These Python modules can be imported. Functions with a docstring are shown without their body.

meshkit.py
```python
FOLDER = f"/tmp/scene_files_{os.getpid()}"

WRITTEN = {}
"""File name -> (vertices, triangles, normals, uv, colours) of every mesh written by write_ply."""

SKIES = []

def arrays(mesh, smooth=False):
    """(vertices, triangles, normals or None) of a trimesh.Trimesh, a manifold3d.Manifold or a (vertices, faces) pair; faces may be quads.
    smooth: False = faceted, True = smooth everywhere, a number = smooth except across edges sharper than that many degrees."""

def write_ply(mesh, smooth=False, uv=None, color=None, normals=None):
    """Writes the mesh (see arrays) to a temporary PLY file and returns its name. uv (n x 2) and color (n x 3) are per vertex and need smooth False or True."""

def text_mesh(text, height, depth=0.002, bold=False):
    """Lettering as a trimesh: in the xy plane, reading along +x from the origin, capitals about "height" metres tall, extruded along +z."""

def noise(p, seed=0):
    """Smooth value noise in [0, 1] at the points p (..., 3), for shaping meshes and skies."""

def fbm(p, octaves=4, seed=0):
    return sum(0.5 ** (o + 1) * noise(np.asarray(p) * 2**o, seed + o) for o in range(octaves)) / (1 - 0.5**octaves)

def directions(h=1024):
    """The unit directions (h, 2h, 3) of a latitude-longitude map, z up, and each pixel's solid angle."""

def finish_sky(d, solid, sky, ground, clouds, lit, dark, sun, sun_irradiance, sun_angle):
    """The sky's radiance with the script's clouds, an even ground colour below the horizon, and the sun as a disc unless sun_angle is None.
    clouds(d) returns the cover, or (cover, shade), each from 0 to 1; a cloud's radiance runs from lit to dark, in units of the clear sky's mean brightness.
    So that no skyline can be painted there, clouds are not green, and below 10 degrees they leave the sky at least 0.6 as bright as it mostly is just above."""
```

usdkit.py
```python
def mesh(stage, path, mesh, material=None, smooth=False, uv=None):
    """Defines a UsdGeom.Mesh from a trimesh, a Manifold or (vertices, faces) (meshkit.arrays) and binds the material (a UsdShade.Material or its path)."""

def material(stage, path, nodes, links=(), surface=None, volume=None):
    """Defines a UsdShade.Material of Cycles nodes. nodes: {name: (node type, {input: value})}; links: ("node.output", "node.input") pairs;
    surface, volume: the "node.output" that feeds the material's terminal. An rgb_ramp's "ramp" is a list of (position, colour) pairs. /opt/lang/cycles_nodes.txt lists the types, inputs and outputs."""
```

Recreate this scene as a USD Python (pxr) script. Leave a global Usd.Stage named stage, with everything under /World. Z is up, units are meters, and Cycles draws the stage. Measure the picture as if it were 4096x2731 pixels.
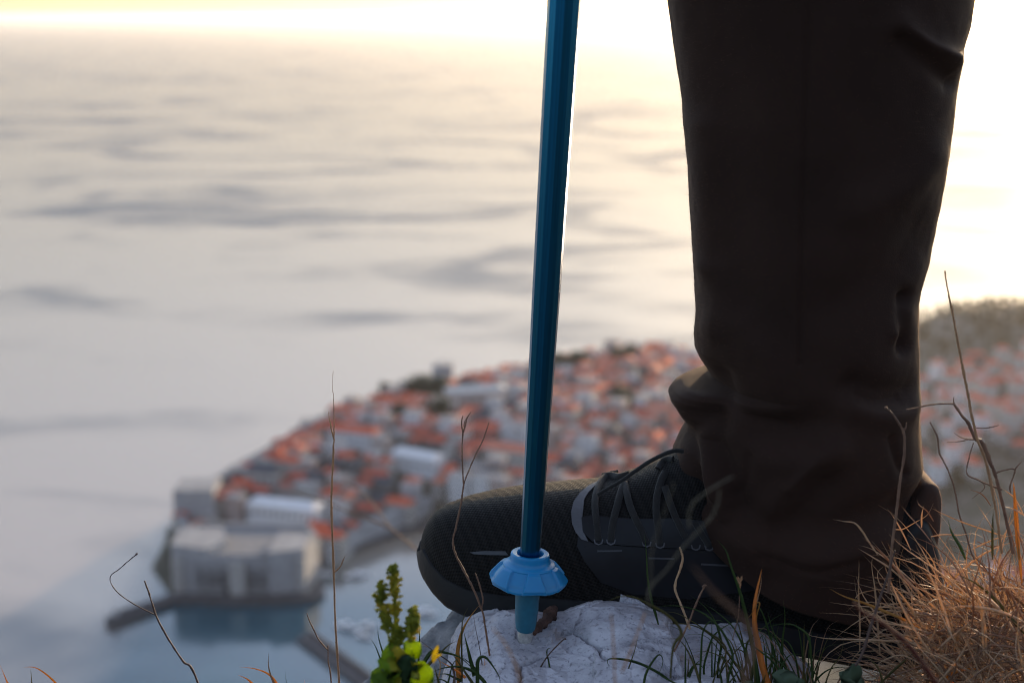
import math, random
import numpy as np, trimesh, usdkit, meshkit
from pxr import Usd, UsdGeom, UsdLux, UsdShade, Gf, Sdf, Vt
from shapely.geometry import Polygon, Point, LineString

stage = Usd.Stage.CreateInMemory()
UsdGeom.SetStageUpAxis(stage, 'Z'); UsdGeom.SetStageMetersPerUnit(stage, 1.0)
UsdGeom.Xform.Define(stage, '/World'); UsdGeom.Scope.Define(stage, '/World/Looks')

# ------------------------------------------------------------ camera, sky, sun, exposure
SEA = -300.0                       # the lens is the origin; the sea lies 300 m below it
FOCAL, APERTURE = 50.0, 36.0
FPX = FOCAL / APERTURE * 4096      # focal length in pixels of the photograph
PITCH = math.atan((1365.5 - 62) / FPX)
EXPOSURE = 1.80
SUN_EL, SUN_AZ = math.radians(6.8), math.radians(24.5)
SKY_STRENGTH, SUN_INTENSITY = 0.11, 0.5

cam = UsdGeom.Camera.Define(stage, '/World/camera')
cam.AddRotateXOp().Set(90.0 - math.degrees(PITCH))
cam.CreateFocalLengthAttr(FOCAL); cam.CreateHorizontalApertureAttr(APERTURE); cam.CreateVerticalApertureAttr(APERTURE * 682 / 1024)
cam.CreateFStopAttr(7.6); cam.CreateFocusDistanceAttr(0.80)
cam.CreateClippingRangeAttr(Gf.Vec2f(0.02, 400000)); cam.CreateExposureAttr(EXPOSURE)

M = {}
def mat(name, nodes, links=(), surface=None, volume=None):
    M[name] = usdkit.material(stage, f'/World/Looks/{name}', nodes, links, surface, volume)
    return M[name]

VEIL = (2.5, 2.15, 2.2)
dome = UsdLux.DomeLight.Define(stage, '/World/sky')
mat('sky_look', {'s': ('sky_texture', {'sky_type': 'single_scattering', 'sun_disc': False, 'sun_elevation': SUN_EL, 'sun_rotation': SUN_AZ,
                                       'altitude': 300.0, 'air_density': 1.0, 'aerosol_density': 1.5, 'ozone_density': 2.6}),
                 'tc': ('texture_coordinate', {}), 'mp': ('mapping', {'scale': (1.0, 1.0, 5.0)}), 'n': ('noise_texture', {'scale': 1.6, 'detail': 5.0, 'roughness': 0.6}),
                 'f': ('map_range', {'from_min': 0.3, 'from_max': 0.7, 'to_min': 0.16, 'to_max': 0.32, 'clamp': True}), 'veil': ('mix', {'color2': VEIL}),     # thin cloud veil added to warm the sky light and mute its blue
                 'b': ('background_shader', {'strength': SKY_STRENGTH})}, [('tc.generated', 'mp.vector'), ('mp.vector', 'n.vector'), ('n.fac', 'f.value'), ('f.result', 'veil.fac'), ('s.color', 'veil.color1'), ('veil.color', 'b.color')], surface='b.background')
UsdShade.MaterialBindingAPI.Apply(dome.GetPrim()).Bind(M['sky_look'])
dome.GetPrim().SetCustomDataByKey('kind', 'structure')
sun = UsdLux.DistantLight.Define(stage, '/World/sun')
sd = np.array([math.sin(SUN_AZ) * math.cos(SUN_EL), math.cos(SUN_AZ) * math.cos(SUN_EL), math.sin(SUN_EL)])
sx = np.cross([0, 0, 1], sd); sx /= np.linalg.norm(sx); sy = np.cross(sd, sx)
sun.AddTransformOp().Set(Gf.Matrix4d(*[*sx, 0, *sy, 0, *sd, 0, 0, 0, 0, 1]))
sun.CreateIntensityAttr(SUN_INTENSITY); sun.CreateNormalizeAttr(True); sun.CreateAngleAttr(0.53); sun.CreateColorAttr(Gf.Vec3f(1.0, 0.74, 0.48))

# ------------------------------------------------------------ helpers
K = 4096 / 2352
def ray(u, v):
    a, b = (u - 2048) / FPX, (1365.5 - v) / FPX
    return np.array([a, math.cos(PITCH) + b * math.sin(PITCH), -math.sin(PITCH) + b * math.cos(PITCH)])
def W(u, v, y):                    # the point at distance y in front of the lens on the line of sight of a spot of the photograph
    d = ray(u, v); return d * (y / d[1])
def Wk(u, v, y): return W(u * K, v * K, y)
def G(u, v, h=0.0):                # where that line of sight meets the level h metres above the sea
    d = ray(u * K, v * K); return d * ((SEA + h) / d[2])
VIEWS = {'A': (1600, 1700, 1.5207), 'B': (2600, 1700, 1.5207), 'C': (0, 1300, 1.0959), 'D': (3300, 1000, 1.5678), 'E': (1380, 2200, 2.8683),
         'F': (3000, 1400, 1.9599), 'G': (600, 1500, 1.5682), 'H': (2000, 1800, 2.24), 'J': (1300, 1200, 1.47), 'k': (0, 0, 1 / K)}
def path(view, pts, y, y1=None):
    x0, y0, s = VIEWS[view]; n = len(pts); y1 = y if y1 is None else y1
    return np.array([W(x0 + p[0] / s, y0 + p[1] / s, y + (y1 - y) * i / max(1, n - 1)) for i, p in enumerate(pts)])
def curve(pts, n):                 # Catmull-Rom through the points
    p = np.asarray(pts, float)
    if len(p) < 3: return np.array([p[0] + (p[-1] - p[0]) * t for t in np.linspace(0, 1, n)])
    q = np.vstack([2 * p[0] - p[1], p, 2 * p[-1] - p[-2]]); out = []
    for t in np.linspace(0, len(p) - 1 - 1e-9, n):
        i = int(t); f = t - i; a, b, c, d = q[i:i + 4]
        out.append(0.5 * ((2 * b) + (-a + c) * f + (2 * a - 5 * b + 4 * c - d) * f * f + (-a + 3 * b - 3 * c + d) * f ** 3))
    return np.array(out)

COUNT = {}
def numbered(name, parent='/World'):
    key = (parent, name); n = COUNT.get(key, 0); COUNT[key] = n + 1
    return f'{parent}/{name}' + (f'_{n:03d}' if n else '')
def tag(p, label=None, cat=None, group=None, kind=None):
    p = p.GetPrim() if hasattr(p, 'GetPrim') else p
    for k, v in (('label', label), ('category', cat), ('group', group), ('kind', kind)):
        if v: p.SetCustomDataByKey(k, v)
    return p
def obj(name, mesh, m, parent=None, smooth=False, uv=None, **data):
    pp = '/World' if parent is None else str(parent.GetPath())
    g = usdkit.mesh(stage, numbered(name, pp), mesh, M[m] if isinstance(m, str) else m, smooth=smooth, uv=uv)
    return tag(g, **data)
def thing(name, label, cat, loc=None, rz=0.0, group=None):
    x = UsdGeom.Xform.Define(stage, numbered(name))
    if loc is not None: x.AddTranslateOp().Set(Gf.Vec3d(*map(float, loc)))
    if rz: x.AddRotateZOp().Set(float(rz))
    return tag(x, label, cat, group)
def copy_of(proto, name, label, cat, loc, rz=0.0, scale=1.0, group=None):
    x = UsdGeom.Xform.Define(stage, numbered(name))
    x.AddTranslateOp().Set(Gf.Vec3d(*map(float, loc))); x.AddRotateZOp().Set(float(rz)); x.AddScaleOp().Set(Gf.Vec3f(*np.broadcast_to(scale, 3).astype(float).tolist()))
    x.GetPrim().GetReferences().AddInternalReference(proto); x.GetPrim().SetInstanceable(True)
    return tag(x, label, cat, group)
def family(name):                  # a class prim whose children are the parts of every copy
    return stage.CreateClassPrim('/Families/' + name) if stage.GetPrimAtPath('/Families') else (stage.CreateClassPrim('/Families'), stage.CreateClassPrim('/Families/' + name))[1]
def join(meshes):
    vs, fs, n = [], [], 0
    for m in meshes:
        v, f = (np.asarray(m.vertices), np.asarray(m.faces)) if hasattr(m, 'vertices') else (np.asarray(m[0]), np.asarray(m[1]))
        if f.shape[1] == 4: f = np.vstack([f[:, [0, 1, 2]], f[:, [0, 2, 3]]])
        vs.append(v); fs.append(f + n); n += len(v)
    return np.vstack(vs), np.vstack(fs)
def box(x0, x1, y0, y1, z0, z1):
    v = np.array([[x, y, z] for x in (x0, x1) for y in (y0, y1) for z in (z0, z1)], float)
    return v, np.array([[0, 1, 3], [0, 3, 2], [4, 6, 7], [4, 7, 5], [0, 4, 5], [0, 5, 1], [2, 3, 7], [2, 7, 6], [0, 2, 6], [0, 6, 4], [1, 5, 7], [1, 7, 3]])
def grid_faces(nu, nv, wrap=False):
    i, j = np.meshgrid(np.arange(nu - 1), np.arange(nv if wrap else nv - 1), indexing='ij'); j2 = (j + 1) % nv
    a, b, c, d = i * nv + j, i * nv + j2, (i + 1) * nv + j2, (i + 1) * nv + j
    return np.stack([a, b, c, d], -1).reshape(-1, 4)
def tube(pts, radii, sides=6, knots=0.0, seed=0):
    p = np.asarray(pts, float); n = len(p); r = np.interp(np.linspace(0, 1, n), np.linspace(0, 1, len(np.atleast_1d(radii))), np.atleast_1d(radii))
    if knots: r = r * (1 + knots * (meshkit.noise(np.stack([np.arange(n) * 0.9, np.zeros(n), np.zeros(n)], 1), seed) - 0.4))
    t = np.gradient(p, axis=0); t /= np.linalg.norm(t, axis=1)[:, None] + 1e-12
    ref = np.array([0.0, 1, 0.03]); a = np.cross(t, ref); a /= np.linalg.norm(a, axis=1)[:, None] + 1e-12; b = np.cross(t, a)
    th = np.arange(sides) / sides * 2 * math.pi
    v = p[:, None] + r[:, None, None] * (a[:, None] * np.cos(th)[None, :, None] + b[:, None] * np.sin(th)[None, :, None])
    v = v.reshape(-1, 3); f = grid_faces(n, sides, True)[:, ::-1]
    f = np.vstack([f[:, [0, 1, 2]], f[:, [0, 2, 3]]])
    k = len(v); v = np.vstack([v, p[0], p[-1]]); j = np.arange(sides); j2 = (j + 1) % sides
    f = np.vstack([f, np.stack([np.full(sides, k), j, j2], 1), np.stack([np.full(sides, k + 1), (n - 1) * sides + j2, (n - 1) * sides + j], 1)])
    return v, f
def ribbon(pts, width, fold=0.35, facing=None, profile=None, twist=0.0):
    """A grass blade: a strip folded along its midrib, with a thickness, tapering to a point."""
    p = np.asarray(pts, float); n = len(p); s = np.linspace(0, 1, n)
    w = width * (profile(s) if profile else np.minimum(1, 0.55 + s * 2.2) * np.clip((1 - s) * 1.9, 0.03, 1))
    t = np.gradient(p, axis=0); t /= np.linalg.norm(t, axis=1)[:, None] + 1e-12
    face = np.array([0.15, -1.0, 0.35]) if facing is None else np.asarray(facing, float)
    side = np.cross(t, face); side /= np.linalg.norm(side, axis=1)[:, None] + 1e-12; nrm = np.cross(side, t)
    if twist:
        c, q = np.cos(twist * s)[:, None], np.sin(twist * s)[:, None]; side, nrm = side * c + nrm * q, nrm * c - side * q
    hw = (w / 2)[:, None]; th = np.minimum(0.00018, w * 0.2)[:, None]
    ring = np.stack([p - side * hw + nrm * hw * fold, p + nrm * th, p + side * hw + nrm * hw * fold, p - nrm * th], 1)
    v = ring.reshape(-1, 3); f = grid_faces(n, 4, True); f = np.vstack([f[:, [0, 1, 2]], f[:, [0, 2, 3]]])
    return v, f
def lathe(profile, n, mod=None):
    pr = np.asarray(profile, float); th = np.arange(n) / n * 2 * math.pi
    r, z = np.repeat(pr[:, :1], n, 1), np.repeat(pr[:, 1:], n, 1)
    if mod: r, z = mod(r, z, th[None])
    v = np.stack([r * np.cos(th), r * np.sin(th), z], -1).reshape(-1, 3)
    f = grid_faces(len(pr), n, True)
    return v, np.vstack([f[:, [0, 1, 2]], f[:, [0, 2, 3]]])
def sstep(a, b, x): t = np.clip((x - a) / (b - a), 0, 1); return t * t * (3 - 2 * t)

# ------------------------------------------------------------ materials
def plain(name, c, rough=0.7, **kw):
    return mat(name, {'p': ('principled_bsdf', {'base_color': c, 'roughness': rough, **kw})}, surface='p.BSDF')
def noisy(name, stops, scale, rough=0.8, detail=5, bump=0.0, bump_scale=None, dist=0.002, coord='object', stretch=(1, 1, 1), bump_detail=6, **kw):
    nodes = {'tc': ('texture_coordinate', {}), 'mp': ('mapping', {'scale': stretch}), 'n': ('noise_texture', {'scale': scale, 'detail': detail, 'roughness': 0.6}),
             'r': ('rgb_ramp', {'ramp': stops}), 'p': ('principled_bsdf', {'roughness': rough, **kw})}
    links = [(f'tc.{coord}', 'mp.vector'), ('mp.vector', 'n.vector'), ('n.fac', 'r.fac'), ('r.color', 'p.base_color')]
    if bump:
        nodes['n2'] = ('noise_texture', {'scale': bump_scale or scale * 3, 'detail': bump_detail, 'roughness': 0.65}); nodes['b'] = ('bump', {'strength': bump, 'distance': dist})
        links += [('mp.vector', 'n2.vector'), ('n2.fac', 'b.height'), ('b.normal', 'p.normal')]
    return mat(name, nodes, links, surface='p.BSDF')
def leafy(name, c1, c2, scale, trans, rough=0.5, tmix=0.4, spec=0.3):
    return mat(name, {'tc': ('texture_coordinate', {}), 'n': ('noise_texture', {'scale': scale, 'detail': 3.0}), 'r': ('rgb_ramp', {'ramp': [(0.3, c1), (0.7, c2)]}),
                      'p': ('principled_bsdf', {'roughness': rough, 'specular_ior_level': spec}), 't': ('translucent_bsdf', {'color': trans}), 'm': ('mix_closure', {'fac': tmix})},
               [('tc.object', 'n.vector'), ('n.fac', 'r.fac'), ('r.color', 'p.base_color'), ('p.BSDF', 'm.closure1'), ('t.BSDF', 'm.closure2')], surface='m.closure')

# ------------------------------------------------------------ sea
def sea_look():
    nodes = {'g': ('geometry', {}), 'm1': ('mapping', {'scale': (0.0017, 0.0027, 1.0), 'rotation': (0, 0, 0.30)}), 'm2': ('mapping', {'scale': (0.0060, 0.0120, 1.0), 'rotation': (0, 0, -0.25)}),
             'n1': ('noise_texture', {'scale': 1.0, 'detail': 3.0, 'roughness': 0.58, 'distortion': 1.5}), 'n2': ('noise_texture', {'scale': 1.0, 'detail': 3.0, 'roughness': 0.6, 'distortion': 0.6}),
             'a': ('math', {'math_type': 'multiply_add', 'value2': 0.45, 'value3': 0.0}), 'sum': ('math', {'math_type': 'add'}),
             'streak': ('map_range', {'range_type': 'smoothstep', 'from_min': 0.67, 'from_max': 0.96, 'to_min': 0.0, 'to_max': 1.0, 'clamp': True}),
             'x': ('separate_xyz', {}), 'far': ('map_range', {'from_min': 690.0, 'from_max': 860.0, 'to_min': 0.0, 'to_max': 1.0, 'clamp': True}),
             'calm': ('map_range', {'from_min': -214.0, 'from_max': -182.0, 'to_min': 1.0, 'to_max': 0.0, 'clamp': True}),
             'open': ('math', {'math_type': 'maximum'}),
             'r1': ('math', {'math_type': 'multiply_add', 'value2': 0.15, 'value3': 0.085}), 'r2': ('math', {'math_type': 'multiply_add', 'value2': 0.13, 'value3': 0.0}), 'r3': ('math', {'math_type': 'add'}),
             'col': ('mix', {'color1': (0.41, 0.295, 0.19), 'color2': (0.05, 0.06, 0.075)}),  # tan base stands in for the warm sky glow on the water
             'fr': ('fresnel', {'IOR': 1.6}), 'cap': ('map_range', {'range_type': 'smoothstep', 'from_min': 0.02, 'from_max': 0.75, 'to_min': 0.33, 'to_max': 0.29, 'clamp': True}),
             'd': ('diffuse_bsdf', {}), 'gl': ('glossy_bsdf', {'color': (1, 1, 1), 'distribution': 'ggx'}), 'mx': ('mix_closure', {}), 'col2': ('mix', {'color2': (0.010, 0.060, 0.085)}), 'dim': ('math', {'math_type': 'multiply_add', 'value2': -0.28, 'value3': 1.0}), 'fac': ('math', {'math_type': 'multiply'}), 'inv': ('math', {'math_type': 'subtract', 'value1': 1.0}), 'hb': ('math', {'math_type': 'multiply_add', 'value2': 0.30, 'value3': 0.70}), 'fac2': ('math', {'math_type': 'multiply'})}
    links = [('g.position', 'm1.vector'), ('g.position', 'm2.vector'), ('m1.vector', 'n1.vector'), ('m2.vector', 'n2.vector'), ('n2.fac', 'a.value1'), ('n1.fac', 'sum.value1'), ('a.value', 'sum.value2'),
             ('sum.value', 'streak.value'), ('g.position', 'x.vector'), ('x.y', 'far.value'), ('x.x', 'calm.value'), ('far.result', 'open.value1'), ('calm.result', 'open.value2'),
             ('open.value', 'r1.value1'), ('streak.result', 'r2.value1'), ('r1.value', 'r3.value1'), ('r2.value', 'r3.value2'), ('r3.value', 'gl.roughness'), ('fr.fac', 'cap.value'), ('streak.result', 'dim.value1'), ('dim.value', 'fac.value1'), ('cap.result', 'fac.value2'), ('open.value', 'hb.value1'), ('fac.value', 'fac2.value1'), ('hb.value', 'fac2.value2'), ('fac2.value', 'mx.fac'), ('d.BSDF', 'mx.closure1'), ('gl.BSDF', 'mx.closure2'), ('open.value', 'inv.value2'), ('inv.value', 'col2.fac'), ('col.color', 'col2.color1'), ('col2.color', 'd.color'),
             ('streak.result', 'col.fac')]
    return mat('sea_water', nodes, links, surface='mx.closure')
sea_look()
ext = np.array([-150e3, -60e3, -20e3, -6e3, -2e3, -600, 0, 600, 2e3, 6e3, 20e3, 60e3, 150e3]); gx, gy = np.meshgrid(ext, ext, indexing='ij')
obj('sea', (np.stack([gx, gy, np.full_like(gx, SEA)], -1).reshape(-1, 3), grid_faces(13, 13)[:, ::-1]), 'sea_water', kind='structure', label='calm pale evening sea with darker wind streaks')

# the air between the lens and the town
mat('haze_air', {'v': ('principled_volume', {'color': (0.97, 0.94, 0.93), 'density': 2.0e-5, 'anisotropy': 0.68})}, volume='v.volume')
hz = obj('haze', box(-160e3, 160e3, -160e3, 160e3, SEA - 1.5, 64.0), 'haze_air', kind='stuff', label='thin evening haze over the sea and the town')

# ------------------------------------------------------------ land: the mountainside, the old town's peninsula and the wooded headland
rng = np.random.default_rng(7)
coast = Polygon([(-1500, 430), (-420, 455), (-150, 470), (-70, 575), (-30, 640), (-20, 740), (-52, 812), (-96, 768), (-112, 735), (-104, 702), (-178, 700), (-200, 742), (-206, 806), (-188, 868), (-150, 962),
                 (-112, 1030), (-58, 1062), (8, 1128), (84, 1175), (140, 1182), (190, 1120), (214, 1052), (240, 1030), (262, 1075), (268, 1160), (300, 1260), (380, 1330), (500, 1390), (700, 1440), (1300, 1500), (2600, 1500),
                 (2600, -900), (-1500, -900)])
ring = np.array(coast.exterior.coords)
def coast_distance(x, y):
    import shapely
    p = shapely.points(x, y); d = shapely.distance(shapely.LineString(ring), p)
    return np.where(shapely.contains(coast, p), d, -d)
def land_height(x, y):
    x, y = np.asarray(x, float), np.asarray(y, float); d = coast_distance(x, y)
    shore = np.where(d > 0, 2.2 + 0.0 * d, np.maximum(-18, d * 1.2))
    town = 22 * sstep(735, 985, y - 0.25 * x) * sstep(0, 40, d) * sstep(330, 180, x)
    west = 21 * np.exp(-((x - 400) / 190) ** 2 - ((y - 1275) / 105) ** 2) * sstep(0, 60, d) + 20 * sstep(150, 330, x) * sstep(0, 80, d)
    mountain = 297.0 - 0.70 * np.maximum(y, 0) + 58 * sstep(8, 190, -y) * sstep(-260, 60, x) + 26 * sstep(80, 420, x) * sstep(150, 500, y) + (meshkit.fbm(np.stack([x * 0.012, y * 0.012, 0 * x], -1), 4, 5) - 0.5) * 22 * sstep(20, 120, y)  # includes an unseen rise behind the lens, shaped to darken pole and leg
    low = shore + town + west + (meshkit.fbm(np.stack([x * 0.03, y * 0.03, 0 * x], -1), 3, 9) - 0.5) * 3 * sstep(2, 30, d)
    m = sstep(-25, 25, mountain - low) * (d > 0)
    return np.where(d > 0, low * (1 - m) + np.maximum(mountain, low) * m, shore) + SEA
def axis(parts):
    return np.unique(np.concatenate([np.arange(a, b, s) for a, b, s in parts]))
xs = axis([(-1500, -400, 50), (-400, -230, 12), (-230, 560, 5), (560, 1000, 15), (1000, 2601, 80)]); ys = axis([(-900, -60, 60), (-60, 3, 3), (3, 60, 4), (60, 420, 9), (420, 1220, 5), (1220, 1501, 8)])
gx, gy = np.meshgrid(xs, ys, indexing='ij'); gz = land_height(gx, gy)
gz = np.where((np.abs(gx) < 6) & (gy < 3) & (gy > -6), np.minimum(gz, -3.2), gz)
mat('land_look', {'g': ('geometry', {}), 'n': ('noise_texture', {'scale': 0.06, 'detail': 6.0, 'roughness': 0.65}), 'r': ('rgb_ramp', {'ramp': [(0.32, (0.026, 0.034, 0.022)), (0.47, (0.055, 0.055, 0.040)), (0.58, (0.10, 0.092, 0.078)), (0.72, (0.19, 0.175, 0.155))]}),
                  'p': ('principled_bsdf', {'roughness': 0.95})}, [('g.position', 'n.vector'), ('n.fac', 'r.fac'), ('r.color', 'p.base_color')], surface='p.BSDF')
obj('hillside', (np.stack([gx, gy, gz], -1).reshape(-1, 3), grid_faces(len(xs), len(ys))[:, ::-1]), 'land_look', smooth=True, kind='structure', label='mountainside, town ground and headland along the shore')

# ------------------------------------------------------------ town: families of houses
ROOFS = [(0.60, 0.11, 0.05), (0.50, 0.10, 0.06), (0.62, 0.20, 0.125), (0.40, 0.115, 0.08)]
for i, c in enumerate(ROOFS):
    mat(f'roof_tiles_{"abcd"[i]}', {'tc': ('texture_coordinate', {}), 'w': ('wave_texture', {'scale': 1.6, 'distortion': 0.5, 'detail': 1.0, 'bands_direction': 'x'}), 'n': ('noise_texture', {'scale': 0.5, 'detail': 6.0}),
        'r': ('rgb_ramp', {'ramp': [(0.3, tuple(x * 0.72 for x in c)), (0.7, tuple(x * 1.18 for x in c))]}), 'b': ('bump', {'strength': 0.5, 'distance': 0.12}), 'p': ('principled_bsdf', {'roughness': 0.85})},
        [('tc.object', 'n.vector'), ('tc.object', 'w.vector'), ('n.fac', 'r.fac'), ('r.color', 'p.base_color'), ('w.fac', 'b.height'), ('b.normal', 'p.normal')], surface='p.BSDF')
noisy('wall_cream', [(0.3, (0.44, 0.415, 0.38)), (0.7, (0.55, 0.52, 0.475))], 0.4)
noisy('wall_stone', [(0.3, (0.33, 0.315, 0.295)), (0.7, (0.46, 0.44, 0.41))], 0.5)
noisy('wall_dark', [(0.3, (0.10, 0.105, 0.11)), (0.7, (0.17, 0.17, 0.17))], 0.5)  # low tone puts the look of shadowed walls into the colour
noisy('wall_white', [(0.3, (0.62, 0.61, 0.60)), (0.7, (0.72, 0.71, 0.70))], 0.4)
noisy('wall_rose', [(0.3, (0.40, 0.31, 0.28)), (0.7, (0.47, 0.38, 0.34))], 0.4)
noisy('fort_stone', [(0.25, (0.22, 0.225, 0.235)), (0.5, (0.32, 0.32, 0.325)), (0.75, (0.40, 0.40, 0.40))], 0.16, stretch=(1, 1, 2.2), bump=0.4, bump_scale=0.8, dist=0.3)
noisy('roof_slate', [(0.3, (0.035, 0.045, 0.06)), (0.7, (0.06, 0.07, 0.09))], 0.5)
noisy('roof_pale', [(0.3, (0.24, 0.215, 0.20)), (0.7, (0.36, 0.33, 0.31))], 0.5)
noisy('paving', [(0.3, (0.26, 0.25, 0.235)), (0.7, (0.38, 0.365, 0.345))], 0.15)
plain('pane_dark', (0.02, 0.025, 0.03), 0.2)
def gable(lx, ly, z, rise, eave, hip=0.0):
    a, b = lx / 2 + eave, ly / 2 + eave; h = a * hip
    v = np.array([[-a, -b, z], [a, -b, z], [a, b, z], [-a, b, z], [-a + h, 0, z + rise], [a - h, 0, z + rise], [-a, -b, z - 0.25], [a, -b, z - 0.25], [a, b, z - 0.25], [-a, b, z - 0.25]], float)
    f = [[0, 1, 5], [0, 5, 4], [2, 3, 4], [2, 4, 5], [1, 2, 5], [3, 0, 4], [6, 8, 7], [6, 9, 8]] + [t for i in range(4) for t in ([i, 6 + i, 6 + (i + 1) % 4], [i, 6 + (i + 1) % 4, (i + 1) % 4])]
    return v, np.array(f)
def house_family(name, lx, ly, h, rise, hip, wall, roof, chim=True, deep=6.0):
    c = family(name); p0 = c.GetPath()
    obj('wall', box(-lx / 2, lx / 2, -ly / 2, ly / 2, -deep, h), wall, c)
    rf = obj('roof', gable(lx, ly, h, rise, 0.35, hip), roof, c)
    if chim: obj('chimney', join([box(lx * 0.2, lx * 0.2 + 0.9, ly * 0.12, ly * 0.12 + 0.9, h + rise * 0.3, h + rise + 0.9), box(lx * 0.2 - 0.12, lx * 0.2 + 1.02, ly * 0.12 - 0.12, ly * 0.12 + 1.02, h + rise + 0.9, h + rise + 1.1)]), wall, rf)
    w, fr = [], []
    for fl in range(int(h // 3.1)):
        z = 1.0 + fl * 3.1
        for k in range(int(lx // 3)):
            x = -lx / 2 + 1.6 + k * (lx - 3.2) / max(1, lx // 3 - 1)
            for s in (-1, 1):
                w.append(box(x - 0.5, x + 0.5, s * ly / 2 - 0.03, s * ly / 2 + 0.03, z, z + 1.5)); fr.append(box(x - 0.7, x + 0.7, s * ly / 2 - 0.08, s * ly / 2 + 0.08, z - 0.15, z - 0.002))
        for k in range(int(ly // 3.4)):
            y = -ly / 2 + 1.8 + k * (ly - 3.6) / max(1, ly // 3.4 - 1)
            for s in (-1, 1): w.append(box(s * lx / 2 - 0.03, s * lx / 2 + 0.03, y - 0.5, y + 0.5, z, z + 1.5))
    wp = obj('window', join(w), 'pane_dark', c); tag(wp, kind='stuff')
    fp = obj('window_sill', join(fr), 'wall_white', c); tag(fp, kind='stuff')
    return p0
FAM = []
for i, (lx, ly, h, rise, hip, wall, roof, txt) in enumerate([
        (14, 10, 10, 3.2, 0.0, 'wall_cream', 'roof_tiles_a', 'cream house with bright orange-red gable roof'), (18, 10, 9, 3.0, 0.35, 'wall_dark', 'roof_tiles_b', 'long shade-toned stone house with brick-red hipped roof'),
        (11, 10, 13, 2.8, 0.9, 'wall_white', 'roof_tiles_c', 'tall white house with salmon pyramid roof'), (16, 11, 11, 3.4, 0.0, 'wall_stone', 'roof_tiles_c', 'stone house with faded salmon gable roof'),
        (20, 11, 11, 3.2, 0.3, 'wall_cream', 'roof_tiles_a', 'wide cream house with orange-red hipped roof'), (12, 9, 9, 2.8, 0.0, 'wall_rose', 'roof_tiles_d', 'rose house with dull brown-red gable roof'),
        (13, 12, 15, 3.0, 0.6, 'wall_cream', 'roof_tiles_b', 'tall cream block with brick-red hipped roof'), (10, 9, 8, 2.6, 0.0, 'wall_white', 'roof_tiles_a', 'small white house with orange-red gable roof'),
        (15, 10, 12, 3.0, 0.3, 'wall_dark', 'roof_slate', 'stone house with blue-grey roof'), (14, 11, 15, 1.2, 0.4, 'wall_white', 'roof_pale', 'tall white block with low pale grey roof'),
        (19, 11, 10, 2.4, 0.3, 'wall_cream', 'roof_pale', 'cream house with weathered grey roof'), (13, 12, 17, 1.0, 0.4, 'wall_rose', 'roof_pale', 'tall rose block with flat greyish roof')]):
    FAM.append((house_family('house_' + 'abcdefghijkl'[i], lx, ly, h + 2.5, rise, hip, wall, roof), txt, max(lx, ly)))

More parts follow.
